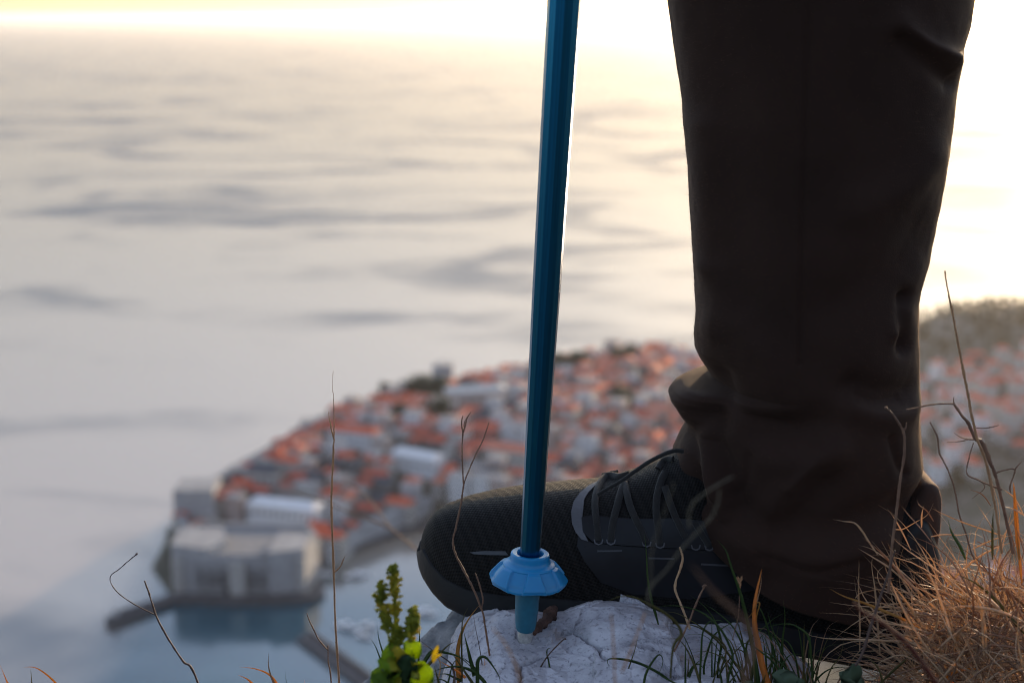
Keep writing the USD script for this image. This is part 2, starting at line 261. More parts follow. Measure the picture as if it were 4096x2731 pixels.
# trees of the town and the headland
leafy('tree_leaves', (0.014, 0.042, 0.050), (0.030, 0.068, 0.070), 0.8, (0.05, 0.07, 0.03), 0.6, 0.2)
leafy('pine_leaves', (0.035, 0.045, 0.032), (0.07, 0.075, 0.045), 0.8, (0.08, 0.07, 0.03), 0.6, 0.25)
noisy('bark', [(0.3, (0.08, 0.06, 0.045)), (0.7, (0.16, 0.12, 0.09))], 3.0)
def crown(seed, h, r, n, leaf, low=0.25):
    g = np.random.default_rng(seed); blobs = [(g.normal(0, r * 0.35), g.normal(0, r * 0.35), h * g.uniform(low + 0.15, 0.9), r * g.uniform(0.45, 0.75)) for _ in range(9)]
    v, f = [], []
    for i in range(n):
        bx, by, bz, br = blobs[g.integers(9)]; d = g.normal(size=3); d /= np.linalg.norm(d); p = np.array([bx, by, bz]) + d * br * g.uniform(0.7, 1.05)
        a = g.normal(size=3); a /= np.linalg.norm(a); b = np.cross(a, d); b /= np.linalg.norm(b) + 1e-9; s = leaf * g.uniform(0.6, 1.3)
        k = len(v); v += [p - a * s, p + b * s * 0.7, p + a * s, p - b * s * 0.7]; f += [[k, k + 1, k + 2], [k, k + 2, k + 3]]
    return np.array(v), np.array(f)
TREES = []
for i, (h, r, m) in enumerate([(9, 3.6, 'tree_leaves'), (12, 4.2, 'tree_leaves'), (11, 3.4, 'pine_leaves')]):
    c = family('tree_' + 'abc'[i])
    obj('trunk', join([tube(np.array([[0, 0, -1], [0.1, 0, h * 0.3], [0.2, 0.1, h * 0.75]]), [0.35, 0.25, 0.08]), tube(np.array([[0.1, 0, h * 0.3], [1.2, 0.6, h * 0.6]]), [0.16, 0.05]), tube(np.array([[0.1, 0, h * 0.35], [-1.1, 0.3, h * 0.62]]), [0.16, 0.05])]), 'bark', c)
    obj('crown', crown(40 + i, h, r, 700, 0.55), m, c)
    TREES.append((c.GetPath(), h))

# ------------------------------------------------------------ fort on the corner of the harbour
ft = thing('fort', 'pale grey stone harbour fort with high rounded walls, left end of the town', 'fort')
def prism(poly, z0, z1, taper=0.0, cap=True):
    p = np.asarray(poly, float); c = p.mean(0); q = c + (p - c) * (1 - taper); n = len(p)
    v = np.vstack([np.column_stack([p, np.full(n, z0)]), np.column_stack([q, np.full(n, z1)])]); tv, tf = trimesh.creation.triangulate_polygon(Polygon(q), engine='earcut')
    f = [[i, (i + 1) % n, n + (i + 1) % n] for i in range(n)] + [[i, n + (i + 1) % n, n + i] for i in range(n)]
    out = [(v, np.array(f))]
    if cap:
        out.append((np.column_stack([tv, np.full(len(tv), z1)]), np.array(tf)))
    return join(out)
def arc(cx, cy, r, a0, a1, n): return [(cx + r * math.cos(math.radians(a)), cy + r * math.sin(math.radians(a))) for a in np.linspace(a0, a1, n)]
fpoly = [(-179, 709)] + arc(-143, 790, 90, 249, 292, 14) + [(-108, 705), (-104, 728), (-112, 748), (-176, 752), (-184, 735)]
obj('wall', prism(fpoly, SEA - 3, SEA + 23, 0.03), 'fort_stone', ft)
Pp = Polygon(np.array(fpoly)); inner = Pp.buffer(-2.6)
par = Pp.buffer(-1.2).difference(inner)
tm = trimesh.creation.extrude_polygon(par, 2.0, engine='earcut'); tm.apply_translation([0, 0, SEA + 23]); obj('parapet', tm, 'fort_stone', ft)
obj('bastion', prism([(-181, 710), (-160, 702), (-152, 716), (-158, 735), (-181, 735)], SEA - 3, SEA + 27.5, 0.02), 'fort_stone', ft)
obj('bastion', prism([(-128, 699.5), (-109, 705), (-108, 728), (-126, 730)], SEA - 3, SEA + 26.6, 0.02), 'fort_stone', ft)
noisy('fort_panel', [(0.3, (0.17, 0.175, 0.185)), (0.7, (0.26, 0.26, 0.265))], 0.3)
for (x, y) in ((-163, 702.0), (-157.5, 701.4), (-152, 700.9), (-136, 700.3), (-131, 700.6)):      # tall openings between the pilasters
    obj('opening', join([box(x - 0.6, x + 0.6, y - 2.4, y + 1.6, SEA + 9, SEA + 14.5), prism(arc(x, 0, 0.9, 0, 180, 7), 0, 1, cap=False) if False else box(x - 0.55, x + 0.55, y - 2.4, y + 1.6, SEA + 14.5, SEA + 15.2)]), 'pane_dark', ft)
for (x0, x1, y) in ((-167, -148.5, 700.2), (-139.5, -127.5, 699.2)): obj('recess', box(x0, x1, y, y + 3.0, SEA + 5.5, SEA + 18.5), 'fort_panel', ft)
for (x0, x1, y) in ((-179.5, -174, 704.5), (-148, -140, 697.6), (-113, -108.5, 702.0)): obj('pilaster', box(x0, x1, y, y + 4, SEA + 1, SEA + 22), 'wall_stone', ft)
obj('terrace', prism([tuple(q_) for q_ in np.array(Pp.buffer(-2.7).exterior.coords)[:-1]], SEA + 22.9, SEA + 23.15), 'fort_panel', ft)
obj('gate', box(-151, -147.6, 698.8, 701.6, SEA + 2.2, SEA + 6.5), 'pane_dark', ft)
# breakwaters and quay
noisy('quay_stone', [(0.3, (0.05, 0.052, 0.06)), (0.7, (0.10, 0.10, 0.11))], 0.3)  # stone coloured darker to carry the shade on the pier face
def strip(name, pts, w, z0, z1, label, cat, kind=None):
    poly = LineString(pts).buffer(w, cap_style=2, join_style=1); tm = trimesh.creation.extrude_polygon(poly, z1 - z0, engine='earcut'); tm.apply_translation([0, 0, SEA + z0])
    return obj(name, tm, 'quay_stone', label=label, cat=cat, kind=kind)
t = thing('breakwater', 'curved stone breakwater running out left from the foot of the fort', 'breakwater')
poly = LineString([(-106, 699), (-125, 696.5), (-146, 695), (-166, 697), (-178, 697), (-190, 683), (-202, 669)]).buffer(3.4, cap_style=1); tm = trimesh.creation.extrude_polygon(poly, 5.2, engine='earcut'); tm.apply_translation([0, 0, SEA - 1.6]); obj('deck', tm, 'quay_stone', t)
poly = LineString([(-186, 688.5), (-199.5, 675.5)]).buffer(0.6, cap_style=2); tm = trimesh.creation.extrude_polygon(poly, 1.3, engine='earcut'); tm.apply_translation([0, 0, SEA + 3.6]); obj('parapet', tm, 'quay_stone', t)
tm = trimesh.creation.cylinder(0.9, 4.5, sections=12); tm.apply_translation([-200.5, 670.5, SEA + 5.8]); obj('beacon', tm, 'fort_stone', t)
t = thing('breakwater', 'straight stone mole at the bottom of the harbour, right of the fort', 'breakwater')
a, b = G(700, 1458, 2)[:2], G(905, 1610, 2)[:2]
tm = trimesh.creation.extrude_polygon(LineString([a, b]).buffer(4.5, cap_style=2), 5, engine='earcut'); tm.apply_translation([0, 0, SEA - 2.8]); obj('deck', tm, 'quay_stone', t)
nrm = np.array([b[1] - a[1], a[0] - b[0]]); nrm /= np.linalg.norm(nrm)
tm = trimesh.creation.extrude_polygon(LineString([a - nrm * 3.5, b - nrm * 3.5]).buffer(0.7, cap_style=2), 1.6, engine='earcut'); tm.apply_translation([0, 0, SEA + 2.2]); obj('parapet', tm, 'quay_stone', t)
q = LineString([(-104, 704), (-113, 738), (-97, 769), (-52, 815), (-22, 745)]).buffer(5, cap_style=1); tm = trimesh.creation.extrude_polygon(q, 5.4, engine='earcut'); tm.apply_translation([0, 0, SEA - 3])
obj('quay', tm, 'quay_stone', kind='structure', label='stone quay round the old harbour')

# city walls with towers along the sea
def city_wall(pts, h, th, label, towers):
    w = thing('city_wall', label, 'city wall')
    for (p, q_) in zip(pts[:-1], pts[1:]):
        p, q_ = np.array(p, float), np.array(q_, float); base = land_height(np.array([p[0], q_[0]]), np.array([p[1], q_[1]])).min() - 6
        poly = LineString([p, q_]).buffer(th / 2, cap_style=2); top = h + max(land_height(p[:1], p[1:])[0], land_height(q_[:1], q_[1:])[0])
        tm = trimesh.creation.extrude_polygon(poly, top - base, engine='earcut'); tm.apply_translation([0, 0, base]); obj('wall', tm, 'fort_stone', w)
        d = (q_ - p) / np.linalg.norm(q_ - p); n_ = np.array([-d[1], d[0]]); L = np.linalg.norm(q_ - p); c = []
        for s in np.arange(1, L - 1, 2.4):
            m = p + d * s + n_ * (th / 2 - 0.35); c.append(box(m[0] - 0.6, m[0] + 0.6, m[1] - 0.35, m[1] + 0.35, top, top + 1.1))
        obj('parapet', join(c), 'fort_stone', w)
    for (x, y, r, hh) in towers:
        z = land_height(np.array([x]), np.array([y]))[0]
        obj('tower', prism([(x - r, y - r), (x + r, y - r * 0.9), (x + r, y + r), (x - r, y + r * 0.95)], z - 6, z + hh, 0.03), 'fort_stone', w)
city_wall([(-181, 752), (-198, 800), (-181, 862), (-145, 952), (-108, 1020), (-55, 1050), (10, 1117), (84, 1165), (138, 1170), (182, 1112)], 13, 4, 'grey city wall with towers along the sea side of the old town',
          [(-186, 800, 12, 24), (-140, 950, 7, 18), (-52, 1040, 8, 30), (96, 1160, 16, 22), (130, 1164, 8, 22)])
city_wall([(-104, 745), (-88, 778), (-50, 826)], 9, 3.5, 'grey harbour wall between the quay and the old town houses', [(-62, 826, 6, 16)])

# special large buildings
def hall(cx, cy, lx, ly, h, rise, rz, wall, roof, label, hip=0.2):
    z = float(land_height(np.array([cx]), np.array([cy]))[0]); t = thing('hall', label, 'building', (cx, cy, z), rz)
    obj('wall', box(-lx / 2, lx / 2, -ly / 2, ly / 2, -5, h), wall, t); obj('roof', gable(lx, ly, h, rise, 0.4, hip), roof, t)
    for k in range(int(lx // 4)):
        x = -lx / 2 + 2.2 + k * (lx - 4.4) / max(1, lx // 4 - 1); obj('window', box(x - 0.7, x + 0.7, -ly / 2 - 0.05, -ly / 2 + 0.1, h * 0.5, h * 0.5 + 2.4), 'pane_dark', t)
    return (cx, cy, max(lx, ly) / 2 + 3)
KEEP = [hall(-133, 792, 44, 15, 12, 3.0, -18, 'wall_white', 'wall_white', 'long white building with pale roof just behind the fort'),
        hall(-152, 836, 22, 14, 13, 3.5, -12, 'wall_stone', 'roof_slate', 'dark building with blue-black roof left of the long white one', 0.4),
        hall(-104, 905, 34, 13, 11, 3.5, -20, 'wall_white', 'roof_tiles_a', 'long bright red roofed hall with a white wall, left of the tall dry stalk'),
        hall(-160, 769, 20, 10, 8, 2.6, 0, 'wall_cream', 'roof_tiles_a', 'low cream building with red roof standing directly behind the fort terrace'),
        hall(-26, 985, 44, 16, 15, 3.0, 12, 'wall_rose', 'wall_cream', 'broad brown-pink building with pale roof by the blue pole', 0.3),
        hall(0, 880, 40, 14, 12, 3.6, -24, 'wall_cream', 'roof_tiles_c', 'long hall with orange-salmon roof just above the shoe toe'),
        hall(-60, 868, 34, 13, 12, 3.0, -30, 'wall_white', 'wall_white', 'white building with pale roof behind the harbour wall')]
GROVES = [(*G(985, 945, 18)[:2], 14), (*G(1435, 850, 22)[:2], 9), (*G(1320, 875, 20)[:2], 15), (*G(1000, 1015, 12)[:2], 7), (*G(915, 1015, 12)[:2], 7), (*G(1425, 975, 14)[:2], 8), (*G(1230, 900, 18)[:2], 8), (*G(880, 930, 20)[:2], 8)]

old_town = Polygon([(-184, 762), (-195, 800), (-177, 860), (-141, 948), (-102, 1014), (-48, 1036), (16, 1105), (86, 1152), (132, 1156), (172, 1105), (196, 1050), (225, 1000), (240, 900), (200, 830), (120, 800), (20, 800), (-42, 838), (-82, 785), (-104, 756)])
def on_photo(p):
    c, s = math.cos(PITCH), math.sin(PITCH); d = p[1] * c - p[2] * s; up = p[1] * s + p[2] * c
    return (2048 + p[0] / d * FPX) / K, (1365.5 - up / d * FPX) / K
random.seed(3)
def in_view(x, y, z):
    u, v = on_photo((x, y, z))
    if not (-30 < u < 2400 and v < 1600): return False
    return not (1640 < u < 2080 or (1000 < u < 1640 and v > 1180) or (u > 2080 and v > 1420))
seen, hidden = [], []
ang = math.radians(-21); ca, sa = math.cos(ang), math.sin(ang)
def lay(poly, px, py, ang, skip, fams, district, keep):
    ca, sa = math.cos(ang), math.sin(ang)
    for i in range(-60, 60):
        for j in range(-60, 60):
            a, b = i * px + random.uniform(-1.4, 1.4), j * py + random.uniform(-1.4, 1.4); x, y = ca * a - sa * b + poly.centroid.x, sa * a + ca * b + poly.centroid.y
            if not poly.contains(Point(x, y)) or random.random() < skip or any(math.hypot(x - k[0], y - k[1]) < k[2] + 3 for k in keep): continue
            f = random.choice(fams); z = float(land_height(np.array([x]), np.array([y]))[0]); rz = math.degrees(ang) + random.choice([0, 0, 90]) + random.uniform(-7, 7)
            (seen if in_view(x, y, z + 9) else hidden).append((f, x, y, z, rz, random.uniform(0.70, 0.92), district))
lay(old_town, 13.4, 12.2, ang, 0.05, [0, 1, 1, 2, 3, 3, 4, 5, 6, 7, 8, 8, 9, 9, 10, 11], 'old', KEEP + GROVES)
suburb = Polygon([(215, 680), (225, 800), (262, 900), (276, 985), (300, 1080), (370, 1120), (480, 1140), (640, 1130), (700, 900), (560, 620), (380, 560), (280, 600)])
lay(suburb.difference(Polygon([(228, 700), (700, 700), (700, 815), (240, 815)])), 25, 24, math.radians(14), 0.24, [0, 1, 2, 2, 4, 6, 6, 7, 3], 'suburb', [])
seen.sort(key=lambda q: q[1] ** 2 + q[2] ** 2); hidden += seen[300:]; seen = seen[:300]
for (f, x, y, z, rz, s, dist) in seen:
    u, v = on_photo((x, y, z + 9))
    if dist == 'old':
        side = ('above left end of fort' if u < 560 else ('right behind the fort' if u < 660 else ('right of the fort' if u < 760 else 'above the harbour boats'))) if y < 850 else ('left of the tall stalk' if u < 765 else ('between stalk and forked twig' if u < 1060 else ('between forked twig and pole' if u < 1250 else ('just right of the pole' if u < 1440 else 'beside the trouser leg'))))
        where = side + ('' if y < 850 else (', lower rows' if y - 0.25 * x < 905 else (', middle rows' if y - 0.25 * x < 975 else ', upper rows')))
        name, grp = 'town_house', 'roofed houses packed inside the old town'
    else: where, name, grp = ('below the wood' if y > 950 else ('behind dry stalks' if y > 800 else 'above the dry tuft')) + (' near the leg' if u < 2230 else ' at right edge'), 'suburb_house', 'scattered houses of the suburb right of the leg'
    copy_of(FAM[f][0], name, f'{FAM[f][1]} {where}', 'house', (x, y, z), rz, s, f'{FAM[f][1]} {where}')
def scatter(name, protos, spots, label, cat, kind='stuff'):
    pi = UsdGeom.PointInstancer.Define(stage, numbered(name)); paths = []
    for i, pr in enumerate(protos):
        x = UsdGeom.Xform.Define(stage, f'{pi.GetPath()}/kinds/{cat.replace(" ", "_")}_{i:03d}'); x.GetPrim().GetReferences().AddInternalReference(pr); paths.append(x.GetPath())
    pi.CreatePrototypesRel().SetTargets(paths)
    pi.CreatePositionsAttr([Gf.Vec3f(*map(float, s[1])) for s in spots]); pi.CreateProtoIndicesAttr([int(s[0]) for s in spots])
    pi.CreateOrientationsAttr([Gf.Quath(math.cos(math.radians(s[2]) / 2), 0, 0, math.sin(math.radians(s[2]) / 2)) for s in spots]); pi.CreateScalesAttr([Gf.Vec3f(float(s[3])) for s in spots])
    return tag(pi, label, cat, kind=kind)
if hidden: scatter('far_houses', [f[0] for f in FAM], [(h[0], h[1:4], h[4], h[5]) for h in hidden], 'further houses of the town, mostly hidden behind the leg and shoe', 'houses')

# trees: groves in the old town, one by one
for gi, (x, y, r) in enumerate(GROVES):
    for _ in range(max(2, int(r * r / 14))):
        a, d = random.uniform(0, 6.28), r * math.sqrt(random.random()); X, Y = x + d * math.cos(a), y + d * math.sin(a); k = random.randrange(2)
        copy_of(TREES[k][0], 'town_tree', f'dark blue-green tree in the {["large grove below the sea wall", "grove near the top of the town beside the leg", "wide grove right of the pole", "grove right of the white wall", "small grove left of centre", "grove above the shoe laces", "grove beside the pole", "grove by the sea wall"][gi]}', 'tree',
                (X, Y, float(land_height(np.array([X]), np.array([Y]))[0]) - 0.3), random.uniform(0, 360), random.uniform(1.2, 1.8), f'trees of grove among old town roofs {["one", "two", "three", "four", "five", "six", "seven", "eight"][gi]}')
# trees standing out along the crest of the headland
wood = []
for _ in range(2600):
    x, y = random.uniform(250, 900), random.uniform(1040, 1420)
    if coast_distance(np.array([x]), np.array([y]))[0] < 8: continue
    h = 46 * math.exp(-((x - 430) / 190) ** 2 - ((y - 1275) / 105) ** 2)
    if h > 7 or (x > 560 and random.random() < 0.7): wood.append((random.choice([0, 1, 2, 2]), (x, y, float(land_height(np.array([x]), np.array([y]))[0]) - 0.3), random.uniform(0, 360), random.uniform(0.4, 0.7)))
for _ in range(700):
    x, y = random.uniform(190, 700), random.uniform(560, 1100)
    wood.append((random.choice([0, 0, 2]), (x, y, float(land_height(np.array([x]), np.array([y]))[0]) - 0.5), random.uniform(0, 360), random.uniform(0.4, 0.8)))
for _ in range(900):
    x, y = random.uniform(-90, 700), random.uniform(250, 600)
    if coast_distance(np.array([x]), np.array([y]))[0] < 8: continue
    wood.append((random.choice([0, 2]), (x, y, float(land_height(np.array([x]), np.array([y]))[0]) - 0.5), random.uniform(0, 360), random.uniform(0.3, 0.6)))
crest = []
for u in np.linspace(2100, 2400, 26):
    best = max(((on_photo((w[1][0], w[1][1], w[1][2] + 9 * w[3]))[1], i) for i, w in enumerate(wood) if abs(on_photo(w[1])[0] - u) < 9 and w[1][1] > 1150), key=lambda t: -t[0], default=None)
    if best and best[1] not in crest: crest.append(best[1])
for i in crest:
    k, p, rz, s = wood[i]; copy_of(TREES[k][0], 'headland_tree', 'dark tree on the crest of the wooded headland against the bright sea', 'tree', p, rz, s * 1.1, 'trees along the crest of the headland')
scatter('headland_wood', [t[0] for t in TREES], [w for i, w in enumerate(wood) if i not in crest], 'dusky wood covering the headland and the slopes at the right', 'wood')

# boats in the old harbour
plain('boat_white', (0.72, 0.73, 0.75), 0.35); plain('boat_blue', (0.03, 0.06, 0.12), 0.4); plain('boat_wood', (0.25, 0.15, 0.08), 0.6)
def boat_family(name, L, hull):
    c = family(name); s = np.linspace(-1, 1, 15); rows = []
    for t_ in s:
        w = 0.17 * L * (1 - max(0, t_) ** 2.2) * (0.82 + 0.18 * min(1, 1 - t_)); z = 0.10 * L * (0.75 + 0.3 * max(0, t_) ** 2)
        rows.append([(t_ * L / 2, -w, z), (t_ * L / 2, -w * 0.75, 0.02 * L), (t_ * L / 2 * 0.96, 0, -0.06 * L), (t_ * L / 2, w * 0.75, 0.02 * L), (t_ * L / 2, w, z), (t_ * L / 2, 0, z - 0.01 * L)])
    obj('hull', (np.array(rows).reshape(-1, 3), grid_faces(15, 6, True)), hull, c)
    obj('cabin', join([box(-0.18 * L, 0.12 * L, -0.09 * L, 0.09 * L, 0.07 * L, 0.19 * L), box(-0.2 * L, 0.1 * L, -0.1 * L, 0.1 * L, 0.19 * L, 0.205 * L)]), 'boat_white', c)
    obj('windscreen', box(0.121 * L, 0.13 * L, -0.08 * L, 0.08 * L, 0.12 * L, 0.18 * L), 'pane_dark', c)
    obj('mast', tube(np.array([[-0.05 * L, 0, 0.19 * L], [-0.05 * L, 0, 0.5 * L]]), [0.05, 0.03], 5), 'boat_wood', c)
    return c.GetPath()
BO = [boat_family('boat_a', 9, 'boat_white'), boat_family('boat_b', 7, 'boat_blue'), boat_family('boat_c', 12, 'boat_white')]
for (u, v, k, rz, lab) in [(738, 1300, 1, 70, 'dark blue boat moored at the corner of the fort quay'), (758, 1285, 0, 66, 'white boat moored next to the dark boat by the fort quay'), (778, 1277, 1, 62, 'dark blue boat moored along the quay below the harbour wall'),
                      (797, 1268, 0, 60, 'white boat moored mid-way along the harbour quay'), (818, 1257, 2, 55, 'larger white boat moored along the harbour quay'), (842, 1244, 0, 50, 'white boat third from the shoe along the quay'),
                      (866, 1232, 1, 50, 'dark boat under the end of the harbour wall'), (888, 1222, 0, 48, 'white boat nearest the shoe along the quay'), (745, 1322, 0, 10, 'white boat lying off the fort corner'),
                      (820, 1324, 2, 15, 'large white boat alone in open harbour water'), (800, 1442, 2, -30, 'large white boat lying beside the straight mole'), (838, 1462, 0, -30, 'white boat moored on the straight mole near the green plant'), (850, 1440, 0, -28, 'small white boat behind the moored pair at the mole'), (980, 1410, 2, -20, 'white boat below the shoe toe')]:
    p = G(u, v, 0.25); copy_of(BO[k], 'boat', lab, 'boat', p, rz, 1.15, 'boats in the old harbour')

# ============================================================ foreground: the rocky ledge
YP, YL, YS = 0.745, 0.845, 0.835           # distances of the pole's tip, the leg and the shoe
mat('limestone', {'tc': ('texture_coordinate', {}), 'mp': ('mapping', {'scale': (1, 1, 2)}), 'n': ('noise_texture', {'scale': 34.0, 'detail': 8.0, 'roughness': 0.68}), 'r': ('rgb_ramp', {'ramp': [(0.28, (0.16, 0.155, 0.17)), (0.42, (0.31, 0.30, 0.325)), (0.58, (0.43, 0.42, 0.45)), (0.78, (0.54, 0.53, 0.565))]}),
    'n3': ('noise_texture', {'scale': 19.0, 'detail': 6.0, 'roughness': 0.7, 'distortion': 1.2}), 'r3': ('rgb_ramp', {'ramp': [(0.55, (0, 0, 0)), (0.68, (1, 1, 1))]}), 'tan': ('mix', {'color2': (0.30, 0.20, 0.14)}), 'f3': ('math', {'math_type': 'multiply', 'value2': 0.55}),
    'n4': ('noise_texture', {'scale': 420.0, 'detail': 3.0}), 'r4': ('rgb_ramp', {'ramp': [(0.30, (0.45, 0.45, 0.47)), (0.44, (1, 1, 1))]}), 'spk': ('mix', {'mix_type': 'multiply', 'fac': 0.8}),
    'n2': ('noise_texture', {'scale': 240.0, 'detail': 8.0, 'roughness': 0.7}), 'b': ('bump', {'strength': 0.35, 'distance': 0.002}), 'p': ('principled_bsdf', {'roughness': 0.85, 'specular_ior_level': 0.3})},
    [('tc.object', 'mp.vector'), ('mp.vector', 'n.vector'), ('mp.vector', 'n2.vector'), ('tc.object', 'n3.vector'), ('tc.object', 'n4.vector'), ('n.fac', 'r.fac'), ('n3.fac', 'r3.fac'), ('r3.color', 'f3.value1'), ('f3.value', 'tan.fac'), ('r.color', 'tan.color1'), ('n4.fac', 'r4.fac'), ('tan.color', 'spk.color1'), ('r4.color', 'spk.color2'), ('spk.color', 'p.base_color'), ('n2.fac', 'b.height'), ('b.normal', 'p.normal')], surface='p.BSDF')
noisy('limestone_grey', [(0.3, (0.08, 0.082, 0.088)), (0.5, (0.15, 0.15, 0.16)), (0.7, (0.26, 0.25, 0.255))], 30.0, rough=0.9, detail=8, bump=0.6, bump_scale=120.0, dist=0.004, stretch=(1, 1, 4.0), bump_detail=8)
noisy('soil', [(0.3, (0.018, 0.014, 0.010)), (0.7, (0.07, 0.052, 0.036))], 60.0, rough=1.0, detail=6, bump=1.0, bump_scale=160.0, dist=0.006)
def seg_dist(x, y, pts):
    d = np.full(np.shape(x), 1e9)
    for (a, b) in zip(pts[:-1], pts[1:]):
        a, b = np.array(a[:2]), np.array(b[:2]); ab = b - a; t = np.clip(((x - a[0]) * ab[0] + (y - a[1]) * ab[1]) / (ab @ ab), 0, 1)
        d = np.minimum(d, np.hypot(x - a[0] - t * ab[0], y - a[1] - t * ab[1]))
    return d
def ridge_line(pts, y):
    w = np.array([Wk(u, v, y) for u, v in pts]); o = np.argsort(w[:, 0]); return w[o, 0], w[o, 2]
def boulder(name, outline, zf, m, depth, label, nt=300, ns=110, seed=0, centre=None):
    """A closed stone: an uneven top over an irregular outline, with a broken rim and sides that go down into the soil."""
    o = Polygon(outline).exterior; o2 = np.array([o.interpolate(t, normalized=True).coords[0] for t in np.linspace(0, 1, nt, endpoint=False)])
    o2 += 0.006 * (np.stack([meshkit.fbm(np.column_stack([o2 * 60, np.zeros(nt)]), 4, seed), meshkit.fbm(np.column_stack([o2 * 60, np.ones(nt) * 9]), 4, seed)], 1) - 0.5)
    c = np.array(centre if centre is not None else o2.mean(0)); s = np.concatenate([np.linspace(0.01, 0.97, ns) ** 0.8, [0.985, 0.995, 1.0, 1.004, 1.003, 1.0, 0.99, 0.97, 0.95]])
    x = c[0] + (o2[None, :, 0] - c[0]) * s[:, None]; y = c[1] + (o2[None, :, 1] - c[1]) * s[:, None]; z = zf(x, y)
    edge = sstep(0.94, 1.0, s)[:, None] * 0.0035; z = z - edge
    dn = np.concatenate([np.zeros(ns + 2), np.linspace(0.0, 1, 7) ** 1.3])[:, None] * depth
    wob = 0.004 * (meshkit.fbm(np.stack([x * 80, y * 80, (z - dn) * 140], -1), 4, seed + 3) - 0.5) * np.concatenate([np.zeros(ns + 2), np.ones(7)])[:, None]
    x = x + (x - c[0]) * wob * 8; y = y + (y - c[1]) * wob * 8; z = z - dn
    v = np.stack([x, y, z], -1).reshape(-1, 3); f = grid_faces(len(s), nt, True); v = np.vstack([v, [[c[0], c[1], float(zf(np.array([c[0]]), np.array([c[1]]))[0])]]])
    f = np.vstack([f[:, [0, 1, 2]], f[:, [0, 2, 3]], np.stack([np.full(nt, len(v) - 1), np.arange(nt), (np.arange(nt) + 1) % nt], 1)])
    return obj(name, (v, f), m, smooth=28, label=label, cat='rock')
def terrace(x, y, z, scale, amp, seed):
    n = meshkit.fbm(np.stack([x * scale, y * scale * 1.7, np.zeros_like(x)], -1), 5, seed); q = n * 6; st = np.floor(q) + sstep(0.35, 0.65, q - np.floor(q))
    return (st / 6 - 0.5) * amp * 0.6 + (n - 0.5) * amp
def fracture(x, y, scale, tilt, step, seed):
    """Broken faces: every cell of the stone is a plane of its own tilt and height."""
    g = np.random.default_rng(seed); w = 0.004 * (np.stack([meshkit.fbm(np.stack([x * 120, y * 120, 0 * x], -1), 4, seed), meshkit.fbm(np.stack([x * 120, y * 120, 0 * x + 7], -1), 4, seed)], -1) - 0.5) * 2
    X, Y = x + w[..., 0], (y + w[..., 1]) * 1.35; n = int(0.3 * 0.4 / scale ** 2); cx, cy = g.uniform(-0.12, 0.26, n), g.uniform(0.8, 1.3, n); gx_, gy_, h = g.normal(0, tilt, n), g.normal(0, tilt, n), g.uniform(-step, step, n)
    from scipy.spatial import cKDTree
    _, i = cKDTree(np.column_stack([cx, cy])).query(np.column_stack([X.ravel(), Y.ravel()])); i = i.reshape(x.shape); return h[i] + gx_[i] * (X - cx[i]) + gy_[i] * (Y - cy[i])
def onrock(view, pts, zf):          # sight lines of the photograph met with a stone's top
    x0, y0, s = VIEWS[view]; out = []
    for p in pts:
        d = ray(x0 + p[0] / s, y0 + p[1] / s); t = np.linspace(0.6, 0.9, 500); q = d[None] * t[:, None]; h = q[:, 2] - zf(q[:, 0], q[:, 1]); i = np.argmax(h < 0); out.append(q[i])
    return np.array(out)
rx, rz_ = ridge_line([(960, 1540), (1021, 1482), (1060, 1455), (1100, 1428), (1145, 1411), (1180, 1407), (1215, 1411), (1251, 1416), (1296, 1413), (1325, 1400), (1353, 1390), (1410, 1387), (1470, 1394), (1520, 1410), (1560, 1420), (1600, 1440)], 0.772)
TIPX = Wk(1205, 1474, YP)[0]
def z_main0(x, y):
    z = np.interp(x, rx, rz_); f = 0.772 - y
    return z - np.where(f > 0, 0.145 * f + 0.9 * np.maximum(0, f - 0.06) ** 1.5, -0.22 * f) + sstep(0.005, 0.022, np.hypot(x - TIPX, y - YP)) * fracture(x, y, 0.046, 0.10, 0.0016, 4) + fracture(x, y, 0.012, 0.04, 0.00022, 5) + 0.0003 * (meshkit.fbm(np.stack([x * 300, y * 300, 0 * x], -1), 4, 2) - 0.5)
CRACKS = [onrock('A', p, z_main0) for p in ([(1020, 1235), (1060, 1255), (1110, 1278), (1150, 1310), (1185, 1330), (1213, 1350), (1220, 1388), (1250, 1412)], [(722, 1480), (735, 1455), (790, 1432), (850, 1405)], [(1215, 1350), (1240, 1345)], [(730, 1568), (740, 1500), (722, 1480)])]
BREAK = onrock('A', [(850, 1340), (860, 1400), (800, 1440), (735, 1470), (730, 1568)], z_main0)
def z_main(x, y):
    z = z_main0(x, y)
    for i, c in enumerate(CRACKS):
        d = seg_dist(x + 0.0012 * (meshkit.noise(np.stack([x * 500, y * 500, 0 * x], -1), 8) - 0.5), y, c); z = z - 0.0045 * np.exp(-(d / 0.0007) ** 2) - 0.001 * np.exp(-(d / 0.0025) ** 2)
    return z
def px_outline(pts): return [(Wk(u, v, y)[0], y) for u, v, y in pts]
boulder('rock', px_outline([(1000, 1500, .70), (1015, 1480, .745), (1040, 1480, .79), (1100, 1450, .84), (1300, 1420, .86), (1480, 1420, .85), (1540, 1440, .80), (1545, 1470, .76), (1560, 1500, .735), (1590, 1520, .71), (1600, 1550, .68), (1500, 1568, .655), (1300, 1568, .65), (1100, 1568, .66)]),
        z_main, 'limestone', 0.11, 'big pale cracked limestone rock that the pole tip rests on', nt=420, ns=170, seed=1, centre=(0.035, 0.755))
sx_, sz_ = ridge_line([(1380, 1420), (1485, 1404), (1560, 1406), (1636, 1411), (1700, 1423), (1750, 1447), (1800, 1479), (1850, 1524), (1890, 1575), (1940, 1640), (2000, 1680)], 0.80)
